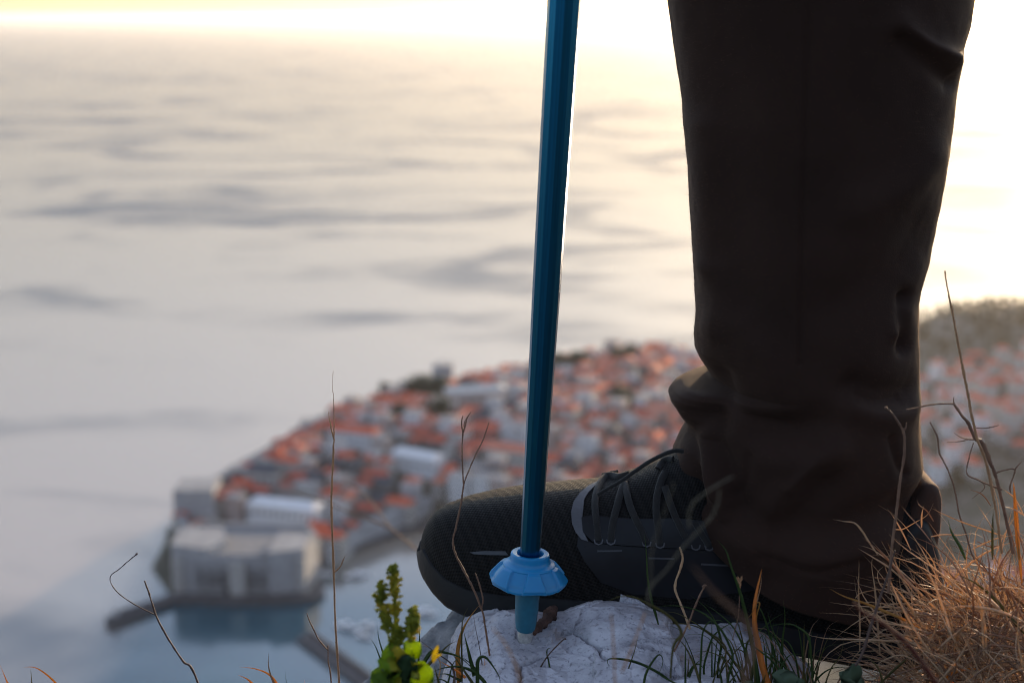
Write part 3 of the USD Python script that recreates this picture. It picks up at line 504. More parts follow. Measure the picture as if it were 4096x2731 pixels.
def z_right(x, y):
    z = np.interp(x, sx_, sz_); f = 0.80 - y
    return z - np.where(f > 0, 0.20 * f, -0.62 * f) + fracture(x, y, 0.045, 0.10, 0.0015, 14) + fracture(x, y, 0.013, 0.04, 0.00025, 15) + 0.0003 * (meshkit.fbm(np.stack([x * 280, y * 280, 0 * x], -1), 4, 6) - 0.5)
boulder('rock', px_outline([(1460, 1430, .74), (1500, 1410, .80), (1500, 1420, .87), (1700, 1420, .90), (1820, 1500, .90), (1875, 1580, .84), (1865, 1620, .76), (1800, 1600, .715), (1650, 1560, .71)]), z_right, 'limestone', 0.10, 'smoother pale rock behind the grass tuft, sloping down to the right under the trouser hem', seed=5, nt=320, ns=120)
lx, lz = ridge_line([(740, 1640), (820, 1578), (860, 1548), (910, 1510), (975, 1462), (1010, 1435), (1050, 1404), (1100, 1396), (1180, 1400)], 0.83)
def z_left(x, y):
    z = np.interp(x, lx, lz); f = 0.83 - y; b = np.sin((x * 0.7 + y * 0.6) * 420 + 3 * meshkit.noise(np.stack([x * 60, y * 60, 0 * x], -1), 3))
    return z - np.where(f > 0, 0.42 * f, -0.62 * f) + 0.0016 * b + terrace(x, y, z, 40, 0.007, 21)
boulder('rock', px_outline([(760, 1600, .77), (830, 1560, .86), (960, 1470, .90), (1090, 1420, .90), (1160, 1420, .86), (1150, 1430, .80), (1060, 1450, .755), (960, 1520, .72), (840, 1580, .715)]), z_left, 'limestone_grey', 0.12, 'grey layered rock behind the pale one, under the toe of the shoe', seed=9, nt=300, ns=110)
mx, mz = ridge_line([(1400, 1600), (1530, 1568), (1580, 1556), (1640, 1558), (1720, 1566), (1800, 1600)], 0.70)
boulder('rock', px_outline([(1470, 1568, .66), (1520, 1568, .70), (1620, 1568, .712), (1740, 1568, .70), (1760, 1568, .66), (1600, 1568, .63)]), lambda x, y: np.interp(x, mx, mz) - 0.2 * np.abs(y - 0.70) + terrace(x, y, x, 50, 0.003, 31), 'limestone', 0.06, 'sliver of pale rock at the bottom edge under the crevice', seed=13, nt=200, ns=60)

gx, gy = np.meshgrid(np.unique(np.concatenate([np.arange(-3, -0.6, .12), np.arange(-.6, .6, .012), np.arange(.6, 3.01, .12)])), np.unique(np.concatenate([np.arange(-2, .3, .1), np.arange(.3, 1.3, .012), np.arange(1.3, 3.4, .1)])), indexing='ij')
def z_soil(x, y):
    # the ledge: about knee height below the lens, falling away to the left and beyond the shoe
    base = -0.425 - 0.8 * np.maximum(0, -0.01 - x) - 0.02 * np.maximum(0, x)
    base = base - 0.05 * sstep(0.72, 0.55, y)
    fall = 1.1 * np.maximum(0, y - 0.83) + 0.25 * np.maximum(0, y - 1.2)
    return base - fall + 0.03 * (meshkit.fbm(np.stack([x * 14, y * 14, 0 * x], -1), 5, 17) - 0.5)
obj('ground', (np.stack([gx, gy, z_soil(gx, gy)], -1).reshape(-1, 3), grid_faces(*gx.shape)[:, ::-1]), 'soil', smooth=True, kind='structure', label='dark earth of the ledge between the rocks')

# a scrap of bark by the tip
noisy('bark_scrap', [(0.3, (0.03, 0.014, 0.010)), (0.7, (0.11, 0.052, 0.036))], 120.0, rough=0.9, bump=0.8, bump_scale=300, dist=0.002)
b1 = onrock('A', [(818, 1300), (826, 1270), (850, 1248), (872, 1232), (895, 1205), (915, 1182), (930, 1168)], z_main) + np.array([0, 0, 0.003])
obj('bark_scrap', join([tube(curve(b1, 26), [0.0012, 0.0022, 0.0030, 0.0024, 0.0030, 0.0036, 0.0012], 9, 0.7, 3), tube(curve(b1[3:] + [0.0015, 0.004, 0.001], 14), [0.001, 0.003, 0.0014], 8, 0.6, 5)]), 'bark_scrap', smooth=40, label='scrap of reddish brown bark lying beside the metal pole tip', cat='bark')

# ------------------------------------------------------------ trekking pole
mat('pole_blue', {'tc': ('texture_coordinate', {}), 'mp': ('mapping', {'scale': (500, 500, 6)}), 'n': ('noise_texture', {'scale': 1.0, 'detail': 3.0}), 'r': ('map_range', {'to_min': 0.20, 'to_max': 0.32}),
                  'p': ('principled_bsdf', {'base_color': (0.0015, 0.11, 0.245), 'metallic': 1.0, 'coat_weight': 0.25, 'coat_roughness': 0.25})}, [('tc.object', 'mp.vector'), ('mp.vector', 'n.vector'), ('n.fac', 'r.value'), ('r.result', 'p.roughness')], surface='p.BSDF')
mat('basket_blue', {'p': ('principled_bsdf', {'base_color': (0.003, 0.135, 0.295), 'roughness': 0.34, 'subsurface_weight': 0.15, 'subsurface_radius': (0.1, 0.4, 1.0), 'subsurface_scale': 0.003})}, surface='p.BSDF')
noisy('sleeve_blue', [(0.3, (0.006, 0.075, 0.12)), (0.7, (0.012, 0.105, 0.16))], 300, rough=0.5, bump=0.15, bump_scale=900, dist=0.0005)
noisy('worn_steel', [(0.3, (0.30, 0.29, 0.27)), (0.7, (0.55, 0.53, 0.50))], 400, rough=0.45, metallic=0.7)
tip, top = Wk(1205, 1474, YP), Wk(1300, -60, YP)
top = tip + (top - tip) * 1.35
ax = (top - tip); LEN = np.linalg.norm(ax); ax = ax / LEN
pole = UsdGeom.Xform.Define(stage, numbered('trekking_pole')); e1 = np.cross([0, 1, 0], ax); e1 /= np.linalg.norm(e1); e2 = np.cross(ax, e1)
pole.AddTransformOp().Set(Gf.Matrix4d(*[*e1, 0, *e2, 0, *ax, 0, *map(float, tip), 1]))
tag(pole, 'blue metal trekking pole planted on the pale rock in front of the shoe', 'trekking pole')
def oct_(r, z, th): return r * (1 - 0.018 * (0.5 - 0.5 * np.cos(10 * th))), z
zz = np.linspace(0.036, LEN, 60); obj('shaft', lathe([(0.001, 0.035)] + [(np.interp(z, [0.036, 0.06, 0.20, 0.37, LEN], [0.0056, 0.0057, 0.0075, 0.0088, 0.0102]), z) for z in zz] + [(0.001, LEN)], 12), 'pole_blue', pole, smooth=20)
NP = 6
def petal(r, z, th):
    s = np.cos(NP * th + 2.2); thr = (z - 0.043) * 70; up = sstep(thr - 0.10, thr + 0.10, s); zone = sstep(0.0384, 0.0394, z) * sstep(0.0472, 0.0462, z) * (r > 0.012)
    rim = sstep(0.0415, 0.0375, z) * (r > 0.017)
    return r + 0.0019 * (up - 0.5) * zone - 0.0007 * rim * (1 - up), z + 0.0005 * rim * s
prof = [(0.0068, 0.0490), (0.0072, 0.0528), (0.0078, 0.0536), (0.0098, 0.0538), (0.0106, 0.0533), (0.0109, 0.0522), (0.0108, 0.0505), (0.0112, 0.0492), (0.0122, 0.0484), (0.0136, 0.0478)]
prof += [(0.0136 + 0.0072 * t, 0.0478 - 0.0078 * t ** 1.25) for t in np.linspace(0.04, 1, 60)]
prof += [(0.0213, 0.0392), (0.0217, 0.0384), (0.0216, 0.0373), (0.0210, 0.0366), (0.0200, 0.0366), (0.0190, 0.0376), (0.0150, 0.0420), (0.0100, 0.0440), (0.0068, 0.0440), (0.0068, 0.0490)]
obj('basket', lathe(prof, 480, petal), 'basket_blue', pole, smooth=35)
obj('sleeve', lathe([(0.0066, 0.0440), (0.0068, 0.036), (0.0069, 0.033), (0.0068, 0.027), (0.0065, 0.019), (0.0060, 0.012), (0.0054, 0.0085), (0.0046, 0.0072), (0.003, 0.0070)], 48), 'sleeve_blue', pole, smooth=40)
obj('tip', lathe([(0.003, 0.0075), (0.0043, 0.0072), (0.0044, 0.0045), (0.0041, 0.0020), (0.0036, 0.0003), (0.0020, -0.0006), (0.0003, -0.0008)], 32), 'worn_steel', pole, smooth=40)

# ------------------------------------------------------------ person: leg in trousers and shoe
person = thing('person', 'person standing on the rock in dark brown trousers and a black mesh trainer', 'person')
noisy('skin', [(0.3, (0.45, 0.28, 0.20)), (0.7, (0.52, 0.33, 0.24))], 20)
def dark_cloth(name, c1, c2, sheen, tint):
    mat(name, {'tc': ('texture_coordinate', {}), 'n': ('noise_texture', {'scale': 14.0, 'detail': 4.0}), 'r': ('rgb_ramp', {'ramp': [(0.3, c1), (0.7, c2)]}), 'f': ('noise_texture', {'scale': 900.0, 'detail': 3.0, 'roughness': 0.8}),
               'b': ('bump', {'strength': 0.5, 'distance': 0.0006}), 'p': ('principled_bsdf', {'roughness': 0.85, 'specular_ior_level': 0.15, 'sheen_weight': sheen, 'sheen_roughness': 0.22, 'sheen_tint': tint})},
        [('tc.object', 'n.vector'), ('n.fac', 'r.fac'), ('r.color', 'p.base_color'), ('tc.object', 'f.vector'), ('f.fac', 'b.height'), ('b.normal', 'p.normal')], surface='p.BSDF')
dark_cloth('trouser_cloth', (0.0185, 0.0088, 0.0058), (0.028, 0.0138, 0.0094), 0.10, (0.9, 0.55, 0.36))
def knots(pts, y): w = np.array([Wk(u, v, y) for u, v in pts]); o = np.argsort(w[:, 2]); return w[o, 2], w[o, 0]
Lz, Lx = knots([(1400, -700), (1490, -300), (1535, 0), (1546, 80), (1568, 230), (1582, 400), (1589, 520), (1596, 640), (1597, 720), (1593, 770), (1596, 800), (1611, 830), (1628, 855), (1637, 867), (1612, 872), (1568, 880), (1545, 892), (1535, 906), (1539, 921), (1555, 942), (1579, 972), (1578, 985), (1562, 1010), (1549, 1040), (1543, 1075), (1533, 1110), (1538, 1150), (1548, 1180), (1566, 1430), (1566, 1600)], YL)
L0z, L0x = knots([(1400, -700), (1490, -300), (1535, 0), (1546, 80), (1568, 230), (1582, 400), (1589, 520), (1596, 640), (1597, 720), (1593, 770), (1596, 800), (1608, 850), (1606, 905), (1592, 950), (1578, 985), (1562, 1010), (1549, 1040), (1543, 1075), (1533, 1110), (1538, 1150), (1548, 1180), (1566, 1430), (1566, 1600)], YL)
Rz, Rx = knots([(2350, -700), (2270, -300), (2217, 0), (2208, 60), (2195, 110), (2180, 230), (2167, 330), (2150, 450), (2140, 530), (2122, 600), (2103, 650), (2097, 680), (2096, 720), (2098, 800), (2101, 900), (2108, 1000), (2112, 1050), (2110, 1064), (2098, 1085), (2083, 1110), (2070, 1140), (2062, 1180), (2050, 1300), (2045, 1430), (2045, 1600)], YL)
NPHI, NZ = 360, 560
phi = np.arange(NPHI) / NPHI * 2 * math.pi; cphi, sphi = np.cos(phi), np.sin(phi)      # phi = pi/2 faces the lens, phi = pi is the shin side
hx, hz = [], []
for u, v in [(1530, 1165), (1545, 1180), (1600, 1232), (1650, 1272), (1700, 1322), (1760, 1372), (1850, 1412), (1950, 1428), (2060, 1415)]:
    w = Wk(u, v, YL - 0.066 * math.sin(math.acos(max(-1, min(1, (u - 1800) / 262))))); hx.append(w[0]); hz.append(w[2])
ztop = Wk(1800, -420, YL)[2]
cx0, a0 = np.interp(-0.25, Lz, (Lx)), 0
xphi = (np.interp(-0.30, L0z, L0x) + np.interp(-0.30, Rz, Rx)) / 2 + (np.interp(-0.30, Rz, Rx) - np.interp(-0.30, L0z, L0x)) / 2 * cphi
zhem = np.interp(xphi, hx, hz)
tt = np.linspace(0, 1, NZ)[:, None]; z = ztop + (zhem[None] - ztop) * tt
L0, Lf, R_ = np.interp(z, L0z, L0x), np.interp(z, Lz, Lx), np.interp(z, Rz, Rx)
c_, a_ = (L0 + R_) / 2, (R_ - L0) / 2; b_ = np.interp(z, [-0.36, -0.30, -0.22, -0.1, 0.02, 0.12], [0.066, 0.067, 0.064, 0.066, 0.076, 0.088])
ex = 2 / 2.25; X = c_ + a_ * np.sign(cphi) * np.abs(cphi) ** ex; Y = YL - b_ * np.sign(sphi) * np.abs(sphi) ** ex
win = np.clip(-cphi + 0.12, 0, 1.12) ** 1.15 / 1.12 ** 1.15; X = X + (Lf - L0) * win                              # the bulging fold over the shin
disp = np.zeros_like(X)
Yfront = YL - 0.05
def crease(pts, w, amp):
    global disp
    q = np.array([[Wk(u, v, Yfront)[0], Wk(u, v, Yfront)[2]] for u, v in pts]); d = seg_dist(X, z, curve(np.column_stack([q, np.zeros(len(q))]), 4 * len(q))); disp += 1.6 * amp * np.exp(-(d / w) ** 2) * np.clip(sphi * 2, 0, 1)
for pts, w, amp in [([(1650, 925), (1700, 950), (1790, 962)], .0035, -.0016), ([(1960, 900), (2010, 918), (2075, 922)], .003, -.0018), ([(1600, 1060), (1640, 1110), (1660, 1180)], .003, .0014), ([(1880, 985), (1855, 1040), (1800, 1100)], .003, .0012), ([(1650, 1150), (1700, 1110), (1720, 1040)], .003, -.0012), ([(2060, 70), (2120, 105), (2190, 130)], .003, .0014), ([(1740, 1260), (1850, 1285), (1960, 1270)], .0035, -.0012), ([(2040, 1000), (2060, 1060), (2080, 1090)], .003, -.0014),
                    ([(1655, 880), (1662, 915), (1640, 950), (1600, 975)], .008, -.0050), ([(1600, 905), (1650, 930)], .010, .004), ([(1640, 965), (1720, 985), (1860, 975)], .012, -.0050), ([(1690, 1000), (1780, 1030), (1900, 1020)], .011, .0035),
                    ([(1583, 1000), (1588, 1080), (1585, 1150)], .006, .004), ([(1604, 1010), (1612, 1090), (1606, 1160)], .005, -.004), ([(1618, 1010), (1640, 1080), (1655, 1140)], .006, .0045), ([(1640, 1000), (1670, 1070), (1690, 1150)], .006, -.003),
                    ([(1890, 1000), (1850, 1060), (1770, 1150)], .010, .0035), ([(1870, 1090), (1800, 1180), (1780, 1290)], .012, -.003), ([(1950, 880), (2010, 905), (2090, 915)], .009, -.005), ([(1960, 915), (2030, 935), (2100, 940)], .009, .004),
                    ([(1700, 1230), (1850, 1260), (2020, 1240)], .014, .004), ([(1720, 1180), (1900, 1200), (2050, 1170)], .014, -.0035), ([(2087, 685), (2074, 735), (2084, 800)], .005, -.004), ([(2080, 720), (2066, 760)], .006, .003),
                    ([(2040, 60), (2110, 110), (2190, 150)], .008, .003), ([(2050, 90), (2120, 140), (2185, 185)], .006, -.003), ([(2140, 370), (2060, 430), (1960, 470)], .012, .003), ([(2120, 560), (2010, 640), (1900, 690)], .016, -.003),
                    ([(1640, 640), (1660, 700), (1640, 770)], .008, .003), ([(1618, 300), (1628, 500), (1624, 620)], .008, .0025), ([(1650, 0), (1680, 400), (1690, 700)], .016, -.002), ([(1700, 760), (1760, 830), (1800, 900)], .012, .003),
                    ([(1842, -300), (1838, 0), (1834, 400), (1826, 820)], .0016, -.0008), ([(1826, 820), (1826, 1000), (1770, 1190), (1750, 1350)], .0016, -.0003)]: crease(pts, w, amp)
disp += 0.0022 * (meshkit.fbm(np.stack([X * 22, Y * 22, z * 16], -1), 4, 33) - 0.5) * 2
hemband = sstep(0.03, 0.028, (1 - tt) * 0.5) * 0.0006
V = np.stack([X + (disp + hemband) * cphi, Y - (disp + hemband) * sphi, z + 0 * X], -1)
inner = V[::-1].copy(); cc = np.stack([c_, np.full_like(c_, YL)], -1)[::-1]; inner[..., :2] = cc + (inner[..., :2] - cc) * 0.978
rows = np.vstack([V, inner[:140]]).reshape(-1, 3); nr = NZ + 140
f = grid_faces(nr, NPHI, True); f = np.vstack([f[:, [0, 1, 2]], f[:, [0, 2, 3]]])
k = len(rows); rows = np.vstack([rows, [[c_[0].mean(), YL, ztop + 0.004]]]); j = np.arange(NPHI)
f = np.vstack([f, np.stack([np.full(NPHI, k), j, (j + 1) % NPHI], 1)])
f = f[:, ::-1] if trimesh.Trimesh(rows, f, process=False).volume < 0 else f
tr = obj('trousers', (rows, f), 'trouser_cloth', person, smooth=True)
def chain(joints, edge=0.006):
    import manifold3d as m3
    out = m3.Manifold()
    for (p, r), (q, s) in zip(joints[:-1], joints[1:]):
        out = out + m3.Manifold.batch_hull([m3.Manifold.sphere(r, 20).translate(list(map(float, p))), m3.Manifold.sphere(s, 20).translate(list(map(float, q)))])
    m = out.refine_to_length(edge).to_mesh(); t = trimesh.Trimesh(m.vert_properties[:, :3], m.tri_verts); trimesh.smoothing.filter_taubin(t, iterations=12); return t
ank = Wk(1850, 1230, YL); obj('body', chain([(Wk(1880, -330, YL), 0.060), (Wk(1880, 200, YL), 0.055), (Wk(1865, 700, YL), 0.042), (ank, 0.033), (Wk(1880, 1330, YL), 0.030), (Wk(1600, 1330, YS), 0.026), (Wk(1250, 1330, YS), 0.022)]), 'skin', person, smooth=True)

# nap of the cloth, which catches the low sun along the edges
leafy('cloth_nap', (0.10, 0.055, 0.035), (0.16, 0.09, 0.06), 50.0, (0.30, 0.16, 0.09), 0.7, 0.4)
def nap(parent, P, N, n, length, seed):
    g = np.random.default_rng(seed); i = g.integers(0, len(P), n); p = P[i] + g.normal(size=(n, 3)) * 0.0006; d = N[i] + g.normal(size=(n, 3)) * 0.55 + [0, 0, -0.25]; d /= np.linalg.norm(d, axis=1)[:, None]; L = length * g.uniform(0.4, 1.2, n)[:, None]
    pts = np.stack([p - N[i] * 0.0005, p + d * L * 0.55, p + d * L + g.normal(size=(n, 3)) * L * 0.25], 1).reshape(-1, 3)
    cv = UsdGeom.BasisCurves.Define(stage, numbered('nap', str(parent.GetPath()))); cv.CreateTypeAttr('linear'); cv.CreateCurveVertexCountsAttr(Vt.IntArray.FromNumpy(np.full(n, 3, np.int32))); cv.CreatePointsAttr(Vt.Vec3fArray.FromNumpy(pts.astype(np.float32)))
    cv.CreateWidthsAttr(Vt.FloatArray.FromNumpy(np.tile(np.array([3.5e-5, 3e-5, 1.2e-5], np.float32), n))); cv.SetWidthsInterpolation('vertex'); UsdShade.MaterialBindingAPI.Apply(cv.GetPrim()).Bind(M['cloth_nap']); tag(cv, kind='stuff')
Vn = np.stack([np.repeat(cphi[None], NZ, 0), -np.repeat(sphi[None], NZ, 0), np.zeros((NZ, NPHI))], -1).reshape(-1, 3)
nap(tr, V.reshape(-1, 3), Vn, 42000, 0.0011, 3)

# shoe
shoe = UsdGeom.Xform.Define(stage, str(person.GetPath()) + '/shoe')
mat('shoe_mesh', {'uv': ('uvmap', {'attribute': 'st'}), 'mp': ('mapping', {'scale': (1.0, 1.0, 1.0), 'rotation': (0, 0, 0.42)}), 'v': ('voronoi_texture', {'scale': 520.0, 'randomness': 0.0, 'dimensions': '2D'}), 'w': ('wave_texture', {'scale': 82.0, 'bands_direction': 'diagonal', 'distortion': 0.6, 'detail': 1.0, 'detail_scale': 30.0}), 'w2': ('math', {'math_type': 'multiply', 'value2': 0.28}), 'hh': ('math', {'math_type': 'multiply_add', 'value2': 1.15}),
                  'r': ('rgb_ramp', {'ramp': [(0.25, (0.001, 0.001, 0.001)), (0.85, (0.0115, 0.0095, 0.0085))]}), 'b': ('bump', {'strength': 0.8, 'distance': 0.0010}), 'p': ('principled_bsdf', {'roughness': 0.7, 'specular_ior_level': 0.13, 'sheen_weight': 0.03, 'sheen_roughness': 0.3})},
    [('uv.UV', 'mp.vector'), ('mp.vector', 'v.vector'), ('mp.vector', 'w.vector'), ('v.distance', 'hh.value1'), ('w.fac', 'w2.value1'), ('w2.value', 'hh.value3'), ('hh.value', 'r.fac'), ('r.color', 'p.base_color'), ('hh.value', 'b.height'), ('b.normal', 'p.normal')], surface='p.BSDF')
noisy('shoe_overlay', [(0.3, (0.0045, 0.0045, 0.0055)), (0.7, (0.008, 0.008, 0.010))], 60, rough=0.45, bump=0.2, bump_scale=700, dist=0.0005, specular_ior_level=0.22)
noisy('shoe_edge', [(0.3, (0.035, 0.034, 0.039)), (0.7, (0.075, 0.072, 0.080))], 80, rough=0.5, bump=0.3, bump_scale=600, dist=0.0008)
noisy('shoe_trim', [(0.3, (0.022, 0.022, 0.026)), (0.7, (0.038, 0.038, 0.044))], 80, rough=0.5)
noisy('shoe_sole', [(0.3, (0.0035, 0.0035, 0.004)), (0.7, (0.007, 0.007, 0.008))], 40, rough=0.55, bump=0.4, bump_scale=500, dist=0.0008, specular_ior_level=0.3)
noisy('lace_cord', [(0.3, (0.006, 0.005, 0.0045)), (0.7, (0.013, 0.011, 0.010))], 300, rough=0.8, bump=0.8, bump_scale=1500, dist=0.0006, sheen_weight=0.15, specular_ior_level=0.25)
TU = np.array([(965.5, 1268), (967, 1245), (971, 1228), (980, 1206), (1000, 1180), (1030, 1163), (1080, 1147), (1150, 1133), (1230, 1122), (1300, 1115), (1370, 1109), (1420, 1098), (1470, 1080), (1520, 1058), (1570, 1032), (1640, 1015), (1850, 1030), (2000, 1090), (2080, 1120), (2110, 1135), (2128, 1180), (2134, 1260)], float)
BU = np.array([(965.5, 1272), (967, 1290), (971, 1306), (980, 1326), (1000, 1354), (1030, 1382), (1080, 1404), (1150, 1414), (1300, 1424), (1450, 1434), (1600, 1452), (1800, 1490), (2000, 1528), (2080, 1532), (2110, 1522), (2128, 1490), (2134, 1430)], float)
su = np.concatenate([966 + 120 * np.linspace(0, 1, 40) ** 2, np.linspace(1092, 2060, 110), 2134 - 74 * np.linspace(1, 0, 24)[1:] ** 2])
tz = np.array([Wk(u, np.interp(u, TU[:, 0], TU[:, 1]), YS)[2] for u in su]); bz0 = np.array([np.interp(u, BU[:, 0], BU[:, 1]) for u in su]); sxx = np.array([Wk(u, 1300, YS)[0] for u in su])
d0 = sxx - sxx[0]; LEN_S = d0[-1]
hw = np.interp(d0, [0, 0.06, 0.10, 0.16, 0.20, 0.25, LEN_S], [0.040, 0.047, 0.049, 0.043, 0.038, 0.036, 0.034]) * np.sqrt(1 - (1 - np.minimum(1, d0 / 0.055)) ** 2.3) * np.sqrt(1 - (1 - np.minimum(1, (LEN_S - d0 + 0.0004) / 0.03)) ** 2.2)
hw = np.maximum(hw, 0.0015)
bz = np.array([Wk(u, v, YS - h_ * 0.8)[2] for u, v, h_ in zip(su, bz0, hw)])   # the near edge of the sole makes the lower outline
NT = 120; th = np.arange(NT) / NT * 2 * math.pi; ct, st_ = np.cos(th), np.sin(th)
def section(grow=0.0, low=0.30):
    zm = (bz + (tz - bz) * low)[:, None]; up = st_ > 0
    wide = np.where(up, np.abs(ct) ** 0.86, np.abs(ct) ** 0.55) * np.sign(ct); zz_ = np.where(up, zm + (tz[:, None] + grow - zm) * np.abs(st_) ** 0.92, zm - (zm - bz[:, None]) * np.abs(st_) ** 0.6)
    yy = YS - (hw[:, None] + grow) * wide
    return np.stack([np.repeat(sxx[:, None], NT, 1), yy, zz_], -1)
US = section(); uvm = np.stack([np.repeat(d0[:, None], NT, 1), np.concatenate([np.zeros((len(su), 1)), np.cumsum(np.linalg.norm(np.diff(US, axis=1), axis=2), axis=1)], 1)], -1)
seam_j = NT * 3 // 4; US, uvm = np.roll(US, -seam_j, 1), np.roll(US, -seam_j, 1)
arc_l = np.concatenate([np.zeros((len(su), 1)), np.cumsum(np.linalg.norm(np.diff(US, axis=1), axis=2), axis=1)], 1); arc_l -= arc_l[:, NT // 2:NT // 2 + 1]
US = np.concatenate([US, US[:, :1]], 1); arc_l = np.concatenate([arc_l, arc_l[:, -1:] + 0.001], 1); d_s = np.concatenate([[0], np.cumsum(np.hypot(np.diff(d0), np.diff(tz)))])
uv = np.stack([np.repeat(d_s[:, None], NT + 1, 1), arc_l], -1).reshape(-1, 2)
uf = grid_faces(len(su), NT + 1); uf = np.vstack([uf[:, [0, 1, 2]], uf[:, [0, 2, 3]]])
if np.cross(US[60, 61] - US[60, 60], US[61, 60] - US[60, 60])[1] > 0: pass
UM = trimesh.Trimesh(US.reshape(-1, 3), uf, process=False)
nmid = UM.face_normals[np.argmin(np.linalg.norm(UM.triangles_center - [UM.bounds.mean(0)[0], UM.bounds[0][1], UM.bounds.mean(0)[2]], axis=1))]
if nmid[1] > 0: uf = uf[:, ::-1]; UM = trimesh.Trimesh(US.reshape(-1, 3), uf, process=False)
obj('upper', (US.reshape(-1, 3), uf), 'shoe_mesh', shoe, smooth=True, uv=uv)
_q = np.array([on_photo(p) for p in UM.vertices]) * K; _t = _q[UM.faces]; BOX0, BOX1 = _t.min(1), _t.max(1)
def hit(u, v):                     # where a sight line of the photograph meets the shoe's upper
    d = ray(u, v); near = np.where((BOX0[:, 0] <= u) & (BOX1[:, 0] >= u) & (BOX0[:, 1] <= v) & (BOX1[:, 1] >= v))[0]
    if not len(near): return W(u, v, YS - 0.004), np.array([0, -0.5, 0.85])
    TRI, TN = UM.triangles[near], UM.face_normals[near]; e1_, e2_ = TRI[:, 1] - TRI[:, 0], TRI[:, 2] - TRI[:, 0]; h = np.cross(d, e2_); a = np.einsum('ij,ij->i', e1_, h); a = np.where(np.abs(a) < 1e-14, 1e-14, a)
    s = -TRI[:, 0]; uu = np.einsum('ij,ij->i', s, h) / a; q = np.cross(s, e1_); vv = (q @ d) / a; t = np.einsum('ij,ij->i', e2_, q) / a
    ok = (uu >= -1e-6) & (vv >= -1e-6) & (uu + vv <= 1 + 1e-6) & (t > 0.1)
    if not ok.any():
        p = W(u, v, YS - 0.004); return p, np.array([0, -0.5, 0.85])
    i = np.where(ok)[0][np.argmin(t[ok])]; return d * t[i], TN[i]
def patch(name, view, poly, m, lift, edge=14):
    x0, y0, s = VIEWS[view]; pg = Polygon([(x0 + a / s, y0 + b / s) for a, b in poly]); v2, f2 = trimesh.creation.triangulate_polygon(pg, engine='earcut')
    v3, f3 = trimesh.remesh.subdivide_to_size(np.column_stack([v2, np.zeros(len(v2))]), f2, edge); t = trimesh.Trimesh(v3, f3); t.merge_vertices(); v3, f3 = np.array(t.vertices), np.array(t.faces)
    hp = [hit(p[0], p[1]) for p in v3]; P = np.array([h[0] for h in hp]); N = np.array([h[1] for h in hp]); n = len(P)
    e = np.sort(np.vstack([f3[:, [0, 1]], f3[:, [1, 2]], f3[:, [2, 0]]]), 1); u_, c = np.unique(e, axis=0, return_counts=True); bd = u_[c == 1]
    top_, bot_ = P + N * lift, P - N * 0.0008; nrm_ = np.cross(top_[f3[:, 1]] - top_[f3[:, 0]], top_[f3[:, 2]] - top_[f3[:, 0]]); f3 = np.where((np.einsum('ij,ij->i', nrm_, N[f3[:, 0]]) < 0)[:, None], f3[:, ::-1], f3)
    return obj(name, (np.vstack([top_, bot_]), np.vstack([f3, np.column_stack([bd[:, 0], bd[:, 1], bd[:, 1] + n]), np.column_stack([bd[:, 0], bd[:, 1] + n, bd[:, 0] + n])])), m, shoe, smooth=30)
patch('side_panel', 'H', [(700, 760), (820, 830), (1100, 860), (1500, 880), (1900, 900), (2300, 940), (2300, 1250), (1700, 1330), (1200, 1290), (900, 1180), (760, 1000), (690, 860)], 'shoe_overlay', 0.0007)
patch('eyelet_panel', 'H', [(730, 610), (820, 590), (1000, 610), (1250, 620), (1600, 610), (1900, 640), (1900, 890), (1500, 872), (1100, 852), (830, 822), (745, 740)], 'shoe_overlay', 0.0013)
patch('overlay_band', 'H', [(850, 300), (900, 283), (850, 330), (790, 390), (755, 450), (745, 540), (735, 620), (740, 720), (790, 820), (730, 800), (680, 740), (645, 660), (638, 560), (660, 470), (720, 390), (790, 330)], 'shoe_edge', 0.0011)
patch('side_stripe', 'A', [(425, 772), (520, 764), (640, 766), (660, 790), (560, 789), (450, 784)], 'shoe_trim', 0.0005)
for (a, b) in (((870, 905), (1090, 900)), ((1330, 965), (1560, 970)), ((1800, 1018), (2040, 1030))): patch('piping', 'H', [(a[0], a[1] - 8), (b[0], b[1] - 8), (b[0], b[1] + 6), (a[0], a[1] + 6)], 'shoe_trim', 0.0011)
# sole: a rubber cup that follows the outline, toe rand first
o_ = np.stack([np.concatenate([sxx, sxx[::-1]]), np.concatenate([YS - hw, (YS + hw)[::-1]])], 1); so = []
for g, dz in ((-0.010, 0.0), (-0.004, 0.0), (0.0005, 0.0012), (0.0020, 0.0035), (0.0024, 0.007), (0.0018, 0.0135), (0.0008, 0.0185), (-0.0015, 0.0195), (-0.004, 0.0192)):
    zz_ = np.concatenate([bz + np.minimum(dz, (tz - bz) * 0.75), (bz + np.minimum(dz, (tz - bz) * 0.75))[::-1]]); toe = np.concatenate([d0, d0[::-1]])
    c0 = np.array([UM.bounds.mean(0)[0], YS]); dirn = o_ - np.column_stack([np.clip(o_[:, 0], sxx[0] + 0.05, sxx[-1] - 0.035), np.full(len(o_), YS)]); ln = np.linalg.norm(dirn, axis=1, keepdims=True); pp = o_ + dirn / (ln + 1e-9) * np.maximum(g, -ln * 0.9)
    so.append(np.column_stack([pp, zz_ - 0.0015]))
so = np.array(so); sf = grid_faces(len(so), so.shape[1], True); sf = np.vstack([sf[:, [0, 1, 2]], sf[:, [0, 2, 3]]]); nn_ = so.shape[1]; half = nn_ // 2
sf = np.vstack([sf, [[i, i + 1, nn_ - 2 - i] for i in range(half - 1)], [[i, nn_ - 2 - i, nn_ - 1 - i] for i in range(half - 1)]])
obj('sole', (so.reshape(-1, 3), sf), 'shoe_sole', shoe, smooth=40)
import manifold3d as m3
